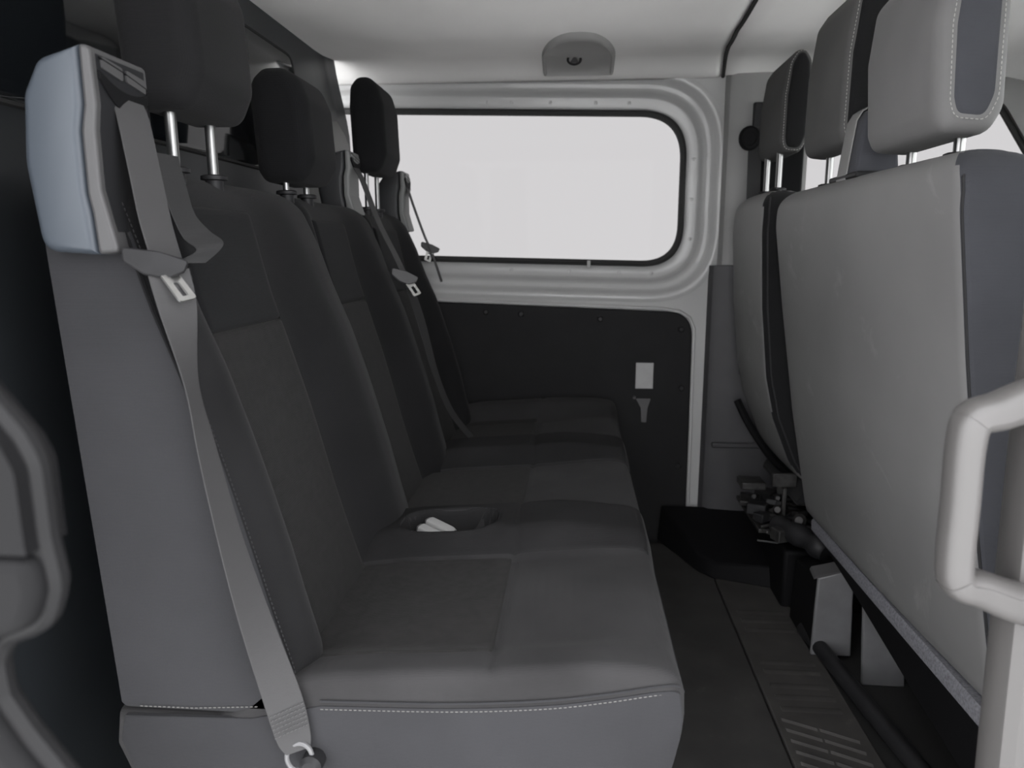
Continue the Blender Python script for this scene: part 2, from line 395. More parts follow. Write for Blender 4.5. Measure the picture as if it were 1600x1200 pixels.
# far cab door with window
g = G(); X0, X1, Z0, Z1 = 0.70, 1.75, -0.05, 1.66
hole = roundpoly([(0.705, 1.02), (1.60, 1.02), (1.30, 1.462), (0.72, 1.462)], [0.03, 0.03, 0.08, 0.05], 8)
cx, cz = 1.08, 1.22
def rp(p):
    dx, dz = p[0] - cx, p[1] - cz
    t = min(((1.95 - cx) / dx if dx > 1e-6 else 1e9), ((0.69 - cx) / dx if dx < -1e-6 else 1e9), ((1.66 - cz) / dz if dz > 1e-6 else 1e9), ((-0.05 - cz) / dz if dz < -1e-6 else 1e9))
    return (cx + dx * t, cz + dz * t)
outr = [rp(p) for p in hole]
for c_ in ((0.69, -0.05), (1.95, -0.05), (1.95, 1.66), (0.69, 1.66)):
    k = min(range(len(outr)), key=lambda i: (outr[i][0] - c_[0]) ** 2 + (outr[i][1] - c_[1]) ** 2); outr[k] = c_
g.loft([[(x, 2.55, z) for x, z in hole], [(x, 2.51, z) for x, z in hole], [(p.x, 2.505, p.y) for p in inset2(hole, -0.02)], [(x, 2.505, z) for x, z in outr], [(x, 2.56, z) for x, z in outr]], cap=False)
d2 = struct(g.mk('door_2', 'trim', angle=30)); d2['label'] = 'driver door with grey frame seen beyond the front headrests'
h2 = inset2(hole, -0.002)
G().loft([[(p.x, 2.530, p.y) for p in h2], [(p.x, 2.534, p.y) for p in h2]]).mk('pane', 'glassfront', d2, label='driver door window pane')
h3 = inset2(hole, 0.012)
G().loft([[(x, 2.522, z) for x, z in hole], [(p.x, 2.520, p.y) for p in h3], [(p.x, 2.54, p.y) for p in h3]], cap=False).mk('window_seal', 'rubber', d2)

# windscreen and bulk of the cab front
ws = struct(G().add([(1.95, 0.62, 1.0), (1.95, 2.5, 1.0), (1.55, 2.5, 1.58), (1.55, 0.62, 1.58), (1.956, 0.62, 1.004), (1.956, 2.5, 1.004), (1.556, 2.5, 1.584), (1.556, 0.62, 1.584)],
       [(0, 1, 2, 3), (4, 5, 6, 7), (0, 4, 5, 1), (1, 5, 6, 2), (2, 6, 7, 3), (3, 7, 4, 0)]).mk('window_2', 'windscreen', smooth=False)); ws['label'] = 'windscreen at the front of the cab'
g = G().loft([[(1.30, y, 0.62), (1.32, y, 0.86), (1.42, y, 0.97), (1.95, y, 1.0), (1.98, y, 0.2), (1.75, y, -0.02), (1.60, y, -0.02), (1.50, y, 0.55)] for y in (0.62, 1.56, 2.5)])
struct(g.mk('wall_front', 'trim_dark', angle=30, bevel=0.02))['label'] = 'dark dashboard and firewall at the front of the cab'

# rear bulkhead (behind the bench) with its pane
def bulk_y(z): return 2.515 - 0.15 * ss(1.34, 1.62, z) ** 1.0
rings = []
V = []; F = []; zs = [-0.02 + 1.74 * k / 40 for k in range(41)]; n_ = 30
for z in zs:
    for j in range(n_ + 1):
        t = j / n_; y1 = bulk_y(z); y = 0.62 + (y1 - 0.62) * t
        e = max(0, (y - (y1 - 0.10)) / 0.10)
        V.append((-0.775 + 0.02 * e ** 2, y, z))
for k in range(40):
    for j in range(n_): F.append((k * (n_ + 1) + j, k * (n_ + 1) + j + 1, (k + 1) * (n_ + 1) + j + 1, (k + 1) * (n_ + 1) + j))
o = mk('wall_rear', V, F, 'bulkhead', angle=180); struct(o); o['label'] = 'dark moulded bulkhead behind the rear bench'
md = o.modifiers.new('thick', 'SOLIDIFY'); md.thickness = 0.003; md.offset = 0
bulk = o
bp_ = roundpoly([(0.78, 1.20), (2.07, 1.20), (2.07, 1.512), (0.78, 1.512)], [0.05] * 4, 6)
G().loft([[(-0.776, y, z) for y, z in bp_], [(-0.7705, y, z) for y, z in bp_], [(-0.769, p.x, p.y) for p in inset2(bp_, 0.004)]]).mk('pane', 'bulkglass', bulk, label='dark bulkhead window pane')
ring_o = inset2(bp_, -0.008)
G().loft([[(-0.776, p.x, p.y) for p in ring_o], [(-0.7685, p.x, p.y) for p in inset2(bp_, -0.004)], [(-0.7685, p.x, p.y) for p in inset2(bp_, 0.001)], [(-0.776, p.x, p.y) for p in inset2(bp_, 0.002)]], cap=False).mk('pane_seal', 'rubber', bulk)

def bxq(y): return -0.775 + 0.02 * max(0, (y - 2.415) / 0.10) ** 2
pq = roundpoly([(2.12, 1.02), (2.512, 1.02), (2.512, 1.33), (2.495, 1.40), (2.43, 1.415), (2.14, 1.33)], [0, 0, 0.03, 0.05, 0.04, 0.03], 5)
G().loft([[(-0.79, y, z) for y, z in pq], [(bxq(y) + 0.001, y, z) for y, z in pq], [(bxq(p.x) + 0.0035, p.x, p.y) for p in inset2(pq, 0.004)]]).mk('end_plate', 'trim', bulk, angle=50, label='pale grey plate at the far end of the bulkhead')

# near side body: rear quarter, sliding-door header and cab side
struct(G().box((-1.3, 0.62, -0.3), (-0.705, 0.70, 1.74)).mk('wall_near_rear', 'bulkhead', bevel=0.02))['label'] = 'dark rear quarter trim beside the door opening'
struct(G().box((-0.705, 0.56, 1.53), (0.47, 0.64, 1.74)).mk('wall_near_header', 'trim', bevel=0.01))['label'] = 'door opening header above the camera'
# cab side wall with passenger window
g = G().box((0.56, 0.60, -0.3), (1.95, 0.66, 0.98)).box((0.56, 0.60, 1.46), (1.75, 0.66, 1.66)).box((0.56, 0.60, 0.98), (0.72, 0.66, 1.46))
struct(g.mk('wall_near_cab', 'trim_dark', bevel=0.008))['label'] = 'passenger cab door side beyond the near pillar'
struct(G().box((0.72, 0.626, 0.98), (1.65, 0.630, 1.46)).mk('window_3', 'windscreen', smooth=False))['label'] = 'passenger door window beyond the near pillar'

# near B pillar
rings = []
for z in [-0.05 + 1.65 * k / 20 for k in range(21)]:
    x0 = ip(z, [0.3, 0.475, 0.85, 1.6], [0.446, 0.441, 0.434, 0.434])
    rings.append([(x0 + 0.02, 0.775, z), (x0 + 0.006, 0.768, z), (x0, 0.755, z), (x0, 0.735, z), (x0 + 0.004, 0.722, z), (x0 + 0.014, 0.714, z), (x0 + 0.030, 0.712, z), (x0 + 0.036, 0.706, z), (x0 + 0.040, 0.690, z), (x0 + 0.055, 0.680, z), (x0 + 0.16, 0.66, z), (x0 + 0.16, 0.775, z)])
struct(G().loft(rings).mk('trim_6', 'handle', angle=30))['label'] = 'warm grey pillar trim at the right edge of the door opening'

# open sliding door edge on the left, close to the camera
def q(px, py):  # design values measured at y = 0.55, rescaled to the door's real distance
    return None
S = 0.372 / 0.55
outl = [(-0.478, 1.75), (-0.470, 1.30), (-0.463, 0.90), (-0.428, 0.855), (-0.419, 0.835), (-0.418, 0.775), (-0.413, 0.735), (-0.424, 0.705), (-0.462, 0.690), (-0.474, 0.665), (-0.472, 0.630), (-0.452, 0.595), (-0.420, 0.549), (-0.38, 0.49), (-0.37, 0.30), (-0.80, 0.30), (-0.80, 1.75)]
outl = [(x * S, 1 + (z - 1) * S) for x, z in outl]
outl = roundpoly(outl, 0.02, 3)
door = empty('door_1', (-0.4, 0.40, 0.55)); struct(door); door['label'] = 'edge of the open sliding door close to the camera on the left'
lo = [(x, z) for x, z in outl]
def clip(poly, zc, keep_above):
    out = []; n = len(poly)
    for i in range(n):
        a, b = poly[i], poly[(i + 1) % n]
        ia = (a[1] >= zc) == keep_above; ib = (b[1] >= zc) == keep_above
        if ia: out.append(a)
        if ia != ib:
            t = (zc - a[1]) / (b[1] - a[1]); out.append((a[0] + t * (b[0] - a[0]), zc))
    return out
zc = 1 + (0.767 - 1) * S
band = [p for p in outl if p[0] > -0.36 and 0.50 < p[1] < 1.5]
G().tube([(x - 0.004, 0.358, z) for x, z in band], 0.009, 10).mk('edge_strip', 'door_edge', door, label='rounded grey strip along the door edge')
for nm, pol in (('upper_panel', clip(outl, zc + 0.0008, True)), ('lower_panel', clip(outl, zc - 0.0008, False))):
    G().loft([[(x, 0.372, z) for x, z in pol], [(x, 0.340, z) for x, z in pol]]).mk(nm, 'door', door, angle=50, bevel=0.008, seg=4)

# ================================================================ FLOOR ITEMS
fm = empty('floor_mat', (0.2, 1.6, 0.0), 'dusty black rubber floor mat between bench and front seats', 'floor mat')
G().box((-0.70, 0.70, -0.012), (0.443, 2.46, 0.0)).mk('mat_sheet', 'mat', fm, bevel=0.003)
tr = empty('ribbed_floor_strip', (0.52, 1.5, 0.0), 'ribbed rubber floor strip in front of the seat pedestals', 'floor strip')
G().box((0.447, 0.70, -0.012), (0.625, 2.20, 0.002)).mk('strip_sheet', 'ribbed', tr, bevel=0.003)
for y in (1.98, 1.93, 1.88, 1.72, 1.68, 1.62, 1.575, 1.53):
    G().loft([[(0.47, y - .013, 0.0015), (0.47, y, 0.0045), (0.47, y + .013, 0.0015)], [(0.60, y - .013, 0.0015), (0.60, y, 0.0045), (0.60, y + .013, 0.0015)]]).mk('rib', 'ribbed', tr)
for k in range(9):
    y = 1.46 - 0.035 * k
    G().loft([[(0.46, y - .006 + 0.03, 0.0015), (0.46, y + 0.03, 0.006), (0.46, y + .006 + 0.03, 0.0015)], [(0.525, y - .006, 0.0015), (0.525, y, 0.006), (0.525, y + .006, 0.0015)]]).mk('rib', 'ribbed', tr)
    G().loft([[(0.53, y - .006, 0.0015), (0.53, y, 0.006), (0.53, y + .006, 0.0015)], [(0.60, y - .006 - 0.035, 0.0015), (0.60, y - 0.035, 0.006), (0.60, y + .006 - 0.035, 0.0015)]]).mk('rib', 'ribbed', tr)
G().tube(spline([(0.615, 1.86, 0.022), (0.632, 1.70, 0.024), (0.652, 1.50, 0.024), (0.675, 1.30, 0.024), (0.70, 1.05, 0.024)], 6), 0.019, 12).mk('floor_cable_duct', 'black', None)
tag(bpy.data.objects['floor_cable_duct'], 'dark round cable duct running along the floor by the seat pedestal', 'duct')
# black plastic sill cover in the far corner
g = G().loft([[(x, y, z) for x, y, z in ((0.30, 2.50, 0.0), (0.40, 2.24, 0.0), (0.44, 2.19, 0.0), (0.62, 2.13, 0.0), (0.66, 2.40, 0.0), (0.60, 2.50, 0.0))],
              [(x, y, z) for x, y, z in ((0.31, 2.50, 0.128), (0.405, 2.27, 0.05), (0.45, 2.21, 0.045), (0.615, 2.16, 0.062), (0.65, 2.40, 0.09), (0.60, 2.50, 0.128))]])
tag(g.mk('sill_cover', 'blackmatt', None, bevel=0.006, angle=30), 'black plastic step cover on the floor in the far corner', 'step cover')

# ================================================================ REAR BENCH
YN = 0.86
bench = empty('rear_bench_seat', (-0.2, 1.63, 0.0), 'dark fabric three-seat rear bench facing the front seats', 'bench seat')
# bench frame
G().box((-0.55, 0.93, 0.14), (0.05, 2.40, 0.21)).mk('frame', 'blackmatt', bench, bevel=0.01)
for y in (1.0, 1.62, 2.32):
    for x in (-0.50, -0.02):
        G().loft([[(x - .03, y - .025, 0), (x + .03, y - .025, 0), (x + .03, y + .025, 0), (x - .03, y + .025, 0)], [(x - .02, y - .02, .145), (x + .02, y - .02, .145), (x + .02, y + .02, .145), (x - .02, y + .02, .145)]]).mk('leg', 'blackmatt', bench, bevel=0.004)

# ---- cushions
def bumps(x, y):
    f = 1 - 0.55 * ss(-0.05, 0.12, x)
    b = 0.0
    b += 0.042 * f * ss(1.225, 1.315, y) * (1 - ss(1.425, 1.482, y))
    b += 0.040 * f * ss(1.835, 1.90, y) * (1 - ss(2.00, 2.09, y))
    b += 0.055 * ss(2.32, 2.42, y) * (1 - 0.4 * ss(-0.1, 0.14, x))
    b += 0.016 * (1 - ss(0.895, 0.96, y)) * (1 - 0.7 * ss(0.0, 0.13, x))
    return b
def pocket(x, y):
    d = 0
    for (xa, xb, ya, yb, dep) in ((-0.325, -0.140, 1.295, 1.402, 0.055), (-0.335, -0.155, 2.03, 2.075, 0.03)):
        cx_, cy_ = (xa + xb) / 2, (ya + yb) / 2
        u = abs((x - cx_) / ((xb - xa) / 2)); v = abs((y - cy_) / ((yb - ya) / 2))
        r = (u ** 3.2 + v ** 3.2) ** (1 / 3.2)
        d += dep * (1 - ss(0.86, 1.0, r))
        if dep > 0.04: d -= 0.003 * math.exp(-((r - 1.07) / 0.06) ** 2)
    return d
def H(x, y, pk=True):
    z = ip(x, [-0.62, -0.46, -0.40, -0.30, -0.10, 0.0, 0.05, 0.092, 0.120, 0.134, 0.142, 0.147], [0.383, 0.385, 0.425, 0.440, 0.455, 0.467, 0.474, 0.477, 0.475, 0.469, 0.459, 0.442])
    z += bumps(x, y) * ss(-0.46, -0.36, x)
    # soft seam across each seat between insert and front panel
    z -= 0.004 * math.exp(-((x + 0.10) / 0.006) ** 2)
    for yj in (1.482, 1.838): z -= 0.012 * math.exp(-((y - yj) / 0.007) ** 2) * ss(-.5, -.4, x)
    if pk: z -= pocket(x, y)
    return z
def cushion(name, y0, y1, dy, near_end=False):
    xs_ = [-0.61, -0.58, -0.54, -0.50, -0.47, -0.45]; x = -0.445
    while x < 0.09: xs_.append(x); x += 0.0065
    xs_ += [0.095, 0.103, 0.111, 0.118, 0.125, 0.131, 0.136, 0.140, 0.144, 0.147]
    front = [(0.1485, 0.418), (0.146, 0.39), (0.140, 0.36), (0.131, 0.32), (0.120, 0.28), (0.106, 0.24), (0.09, 0.215), (0.02, 0.205), (-0.3, 0.205), (-0.54, 0.215), (-0.60, 0.30), (-0.615, 0.345)]
    ysq = []; y = y0
    R_ = 0.015
    for k in range(7):
        a = math.pi / 2 * k / 6; ysq.append((y0 + R_ * (1 - math.cos(a)), R_ * (1 - math.sin(a))))
    n = max(4, int((y1 - y0 - 2 * R_) / dy))
    for k in range(1, n): ysq.append((y0 + R_ + (y1 - y0 - 2 * R_) * k / n, 0))
    for k in range(7):
        a = math.pi / 2 * (1 - k / 6); ysq.append((y1 - R_ * (1 - math.cos(a)), R_ * (1 - math.sin(a))))
    rings = []
    for y, ins in ysq:
        r = []
        for x in xs_:
            r.append((x, H(x, y)))
        r += front
        if ins > 1e-6:
            k = 1.0 if (y < y0 + 0.05 and near_end) or (y > y1 - .05 and y1 > 2.3) else 0.35
            r = [(a - ins * k * ss(0.0, 0.14, a) + ins * k * 0.3 * ss(-0.5, -0.6, a), b - ins * k * ss(0.25, 0.40, b)) for a, b in r]
        rings.append([(a, y, b) for a, b in r])
    return G().loft(rings).mk(name, 'cushion', bench, angle=180)
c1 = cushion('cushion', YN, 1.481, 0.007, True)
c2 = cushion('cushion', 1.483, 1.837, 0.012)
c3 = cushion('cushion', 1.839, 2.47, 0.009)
def patch(S, u0, u1, v0, v1, nu, nv, off, m, name, parent, nrm, edge=0.006):
    V = []; F = []
    for i in range(nu + 1):
        for j in range(nv + 1):
            u = u0 + (u1 - u0) * i / nu; v = v0 + (v1 - v0) * j / nv
            d = min(u - u0, u1 - u, v - v0, v1 - v); o_ = off - (off + 0.003) * max(0, 1 - d / edge) ** 2
            p = Vector(S(u, v)) + Vector(nrm) * o_; V.append(p)
    for i in range(nu):
        for j in range(nv): F.append((i * (nv + 1) + j, (i + 1) * (nv + 1) + j, (i + 1) * (nv + 1) + j + 1, i * (nv + 1) + j + 1))
    o = mk(name, V, F, m, parent, angle=180)
    md = o.modifiers.new('thick', 'SOLIDIFY'); md.thickness = 0.004; md.offset = -1
    return o
SH = lambda u, v: (u, v, H(u, v, False))
patch(SH, -0.43, -0.102, 0.912, 1.245, 60, 60, 0.0028, 'cushion_insert', 'cushion_insert', c1, (0, 0, 1))
patch(SH, -0.43, -0.102, 1.50, 1.825, 60, 40, 0.0028, 'cushion_insert', 'cushion_insert', c2, (0, 0, 1))
patch(SH, -0.43, -0.112, 2.085, 2.35, 60, 40, 0.0028, 'cushion_insert', 'cushion_insert', c3, (0, 0, 1))
SHP = lambda u, v: (u, v, H(u, v, True))
patch(SHP, -0.43, 0.143, 1.249, 1.477, 80, 50, 0.0022, 'fabric_bolster', 'bolster_panel', c1, (0, 0, 1))
patch(SHP, -0.43, 0.143, 1.845, 2.082, 80, 50, 0.0022, 'fabric_bolster', 'bolster_panel', c3, (0, 0, 1))
# pocket lining shells
for (xa, xb, ya, yb, c_) in ((-0.325, -0.140, 1.295, 1.402, c1),):
    pts = []
    cx_, cy_ = (xa + xb) / 2, (ya + yb) / 2
    for k in range(49):
        a = 2 * math.pi * k / 48; co, si = math.cos(a), math.sin(a)
        rr = 1.0 / ((abs(co) ** 3.2 + abs(si) ** 3.2) ** (1 / 3.2))
        x = cx_ + co * rr * (xb - xa) / 2 * 1.04; y = cy_ + si * rr * (yb - ya) / 2 * 1.06
        pts.append((x, y, H(x, y, False) + 0.002))
    G().tube(pts[:-1] + [pts[0]], 0.0022, 6).mk('pocket_rim', 'black', c_, label='black rim of the buckle pocket')
# front piping along the cushion edges
def pipe(y0, y1, n, par):
    G().tube([(0.1465, y0 + (y1 - y0) * k / n, 0.440 + 0.5 * bumps(0.14, y0 + (y1 - y0) * k / n)) for k in range(n + 1)], 0.0028, 6).mk('piping', 'seat_side', par)
pipe(YN + .02, 1.475, 20, c1); pipe(1.49, 1.83, 14, c2); pipe(1.845, 2.45, 20, c3)
# stitching on the near side
side = [(-0.325, 0.8575, 0.413), (-0.155, 0.8575, 0.419), (-0.031, 0.8575, 0.430), (0.05, 0.8575, 0.444), (0.105, 0.8577, 0.456), (0.130, 0.8595, 0.459), (0.140, 0.862, 0.456)]
dashes(spline([(x, y - 0.0004, z - 0.007) for x, y, z in side], 10), 0.0042, 0.0022, 0.00075).mk('stitching', 'thread_bench', c1, label='pale stitching along the cushion side seam')
G().tube(spline([(x, y + 0.0005, z + 0.004) for x, y, z in side], 8), 0.0016, 6).mk('seam', 'seat_side', c1)

# ---- backrests
def e_(z): return ip(z, [0.36, 0.40, 0.60, 0.80, 0.93, 1.02, 1.07, 1.12], [-0.338, -0.346, -0.408, -0.466, -0.502, -0.522, -0.534, -0.548])
def rear(z): return ip(z, [0.36, 0.395, 1.0, 1.12], [-0.612, -0.621, -0.659, -0.662])
SEATS = [(0.86, 1.510), (1.512, 1.985), (1.987, 2.425)]
INS = [(0.985, 1.245), (1.555, 1.765), (2.03, 2.285)]
BH = [(1.0, 1.2), (0.25, 1.2), (0.25, 1.2)]
def Fx(y, z, s):
    y0, y1 = SEATS[s]; i0, i1 = INS[s]; yc = (i0 + i1) / 2
    if y < yc: a = (i0 + 0.01 - y) / (i0 + 0.01 - y0); k = BH[s][0]
    else: a = (y - i1 + 0.01) / (y1 - i1 + 0.01); k = BH[s][1]
    h = ip(z, [0.38, 0.46, 0.60, 0.85, 1.0, 1.08, 1.12], [0.020, 0.046, 0.052, 0.046, 0.030, 0.014, 0.008])
    b = k * ss(0.0, 0.55, a) * (1 - (0.5 if y < yc else 0.25) * ss(0.62, 1.0, a))
    return e_(z) - 0.024 + h * b + 0.006 * ss(0.5, 0.75, z) * (1 - ss(0.75, 1.0, z))
backs = []
for s, (y0, y1) in enumerate(SEATS):
    rings = []; R_ = 0.022; zb, zt = 0.388, 1.112; RT = 0.045
    zl = [(zb, 0.010), (zb + 0.004, 0.004), (zb + 0.012, 0)] + [(zb + 0.012 + (zt - RT - zb - 0.012) * k / 60, 0) for k in range(1, 61)]
    for k in range(1, 9):
        a = math.pi / 2 * k / 8; zl.append((zt - RT + RT * math.sin(a), RT * (1 - math.cos(a))))
    N_ = 60
    for z, ins in zl:
        tp = ss(zt - 0.13, zt, z); so = ins * 0.8 + 0.008 * tp ** 2    # side tuck at the top corners
        ya, yb = y0 + so, y1 - so
        if s == 0: ya = y0 + ins * 0.8
        f = []; bk = []
        for k in range(N_ + 1):
            t = k / N_
            y = ya + (yb - ya) * (0.5 - 0.5 * math.cos(math.pi * t)) if True else 0
            d = min(y - ya, yb - y); rf = 0.012 if (s == 0 and y < (ya + yb) / 2) else 0.034
            roll = 0 if d >= rf else rf - math.sqrt(max(0, rf * rf - (rf - d) ** 2))
            f.append((Fx(min(max(y, y0), y1), z, s) - ins - roll, y, z))
        for k in range(0, 13):
            t = 1 - k / 12; y = ya + (yb - ya) * t; d = min(y - ya, yb - y)
            roll = 0.02 * max(0, 1 - d / 0.02); bk.append((rear(z) + ins * 0.5 + roll, y, z))
        mid1 = [(f[-1][0] + (bk[0][0] - f[-1][0]) * t, yb, z) for t in (0.2, 0.4, 0.6, 0.8)]
        mid2 = [(bk[-1][0] + (f[0][0] - bk[-1][0]) * t, ya, z) for t in (0.2, 0.4, 0.6, 0.8)]
        rings.append(f + mid1 + bk + mid2)
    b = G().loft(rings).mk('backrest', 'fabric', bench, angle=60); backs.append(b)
    yc = (y0 + y1) / 2
    SF = (lambda s_: (lambda u, v: (Fx(u, v, s_), u, v)))(s)
    hw = 0.125
    patch(SF, INS[s][0], INS[s][1], 0.885, 1.062, 30, 30, 0.0028, 'fabric_dark', 'upper_insert', b, (0.96, 0, 0.27))
    patch(SF, INS[s][0], INS[s][1], 0.40, 0.883, 30, 60, 0.0028, 'insert', 'lower_insert', b, (0.96, 0, 0.27))
# near side piping seam, stitching
edge = [(Fx(0.862, z, 0) - 0.004, 0.8595, z) for z in [0.40 + 0.66 * k / 30 for k in range(31)]]
G().tube(edge, 0.003, 6).mk('seam_piping', 'fabric_dark', backs[0])
dashes([(x + 0.010, y + 0.004, z) for x, y, z in edge], 0.004, 0.0026, 0.0008).mk('stitching', 'thread_dark', backs[0])
dashes([(-0.575, 0.8585, 0.396), (-0.50, 0.8585, 0.397), (-0.41, 0.8585, 0.404)], 0.0042, 0.0022, 0.00075).mk('stitching', 'thread_bench', backs[0], label='pale stitching along the backrest bottom hem')
for s, y in ((0, 1.372), (0, 0.965)):
    z = 0.47 if y > 1.2 else 0.44
    bolt('hog_ring', (Fx(y, z, s) - 0.001, y, z), 0.0035, 0.004, (1, 0, 0.3), 'chrome', backs[s])

def side_skin(src, name, m, cond, label):
    """cut the faces that satisfy cond out of src into a part of their own"""
    bm = bmesh.new(); bm.from_mesh(src.data); bm.normal_update()
    bmesh.ops.delete(bm, geom=[f for f in bm.faces if not cond(f)], context='FACES')
    me = bpy.data.meshes.new(name); bm.to_mesh(me); bm.free(); me.materials.append(M[m]); me.shade_smooth()
    bm = bmesh.new(); bm.from_mesh(src.data); bm.normal_update()
    bmesh.ops.delete(bm, geom=[f for f in bm.faces if cond(f)], context='FACES'); bm.to_mesh(src.data); bm.free()
    me.materials.clear(); me.materials.append(M[m])
    o = bpy.data.objects.new(name, me); COL.objects.link(o); o.parent = src; o['label'] = label
    return o
YB = BASE[bench.name].y
side_skin(backs[0], 'side_panel', 'seat_side', lambda f: f.normal.y < -0.6 and f.calc_center_median().y + YB < 0.885, 'blue grey fabric side of the backrest')
sp_ = spline([(x, z - 0.0035) for x, y, z in side], 6)
low = [(-0.597, 0.381), (-0.42, 0.386)] + [(p[0], p[1]) for p in sp_] + [(0.1445, 0.418), (0.142, 0.39), (0.136, 0.36), (0.127, 0.32), (0.116, 0.28), (0.102, 0.24), (0.088, 0.220), (-0.54, 0.220), (-0.592, 0.30), (-0.606, 0.345)]
G().loft([[(x, 0.864, z) for x, z in low], [(x, 0.8585, z) for x, z in low], [(p.x, 0.8572, p.y) for p in inset2(low, 0.0018)]]).mk('side_panel', 'seat_side', c1, angle=50, label='blue grey fabric side of the cushion')
# ---- headrests
def headrest(root, xf, xr, y0, y1, z0, z1, lean, m, r=0.032, front=1, mat_ins=None):
    """x from rear xr to front xf (front = +1 faces +X); lean shifts the top in x"""
    T = abs(xf - xr)
    prof_ = [(0.0, 0.10), (0.10, 0.0), (0.78, 0.0), (1.0, 0.20), (1.0, 0.72), (0.86, 0.92), (0.62, 1.0), (0.28, 1.0), (0.06, 0.90), (0.0, 0.70)]
    pol = []
    for u, v in prof_:
        pol.append((xr + (xf - xr) * u + lean * v, z0 + (z1 - z0) * v))
    pol = roundpoly(pol, [0.02, 0.02, 0.03, 0.04, 0.05, 0.04, 0.03, 0.03, 0.03, 0.04], 5)
    return slab(pol, y0, y1, r, 6), pol
def add_headrest(root, xf, xr, y0, y1, z0, z1, lean, m, seat_z, post_x, post_off, collar='black', guide=True, post_r=0.0065, ml=None):
    g, pol = headrest(root, xf, xr, y0, y1, z0, z1, lean, m)
    h = g.mk('headrest', m, root, angle=180, label=ml)
    yc = (y0 + y1) / 2
    for sgn in (-1, 1):
        y = yc + sgn * post_off
        G().tube([(post_x, y, seat_z - 0.03), (post_x + lean * 0.1, y, z0 + 0.03)], post_r, 14).mk('post', 'chrome', h, label='steel headrest post')
        gq = G().tube([(post_x, y, seat_z - 0.01), (post_x, y, seat_z + 0.006), (post_x, y, seat_z + 0.0075), (post_x, y, seat_z + 0.013), (post_x, y, seat_z + 0.015)], [0.014, 0.014, 0.021, 0.021, 0.017], 18)
        gq.v = [(a_, b_, c_ - 0.002) for a_, b_, c_ in gq.v]
        gq.mk('post_guide', 'black', h, label='black post collar')
    return h, pol
add_headrest(bench, -0.522, -0.640, 1.038, 1.248, 1.198, 1.44, -0.015, 'fabric', 1.108, -0.590, 0.060, post_r=0.0085)
add_headrest(bench, -0.520, -0.640, 1.478, 1.665, 1.136, 1.356, -0.015, 'fabric_dark', 1.108, -0.590, 0.058)
add_headrest(bench, -0.517, -0.612, 2.045, 2.255, 1.212, 1.462, -0.010, 'fabric_dark', 1.108, -0.585, 0.055)

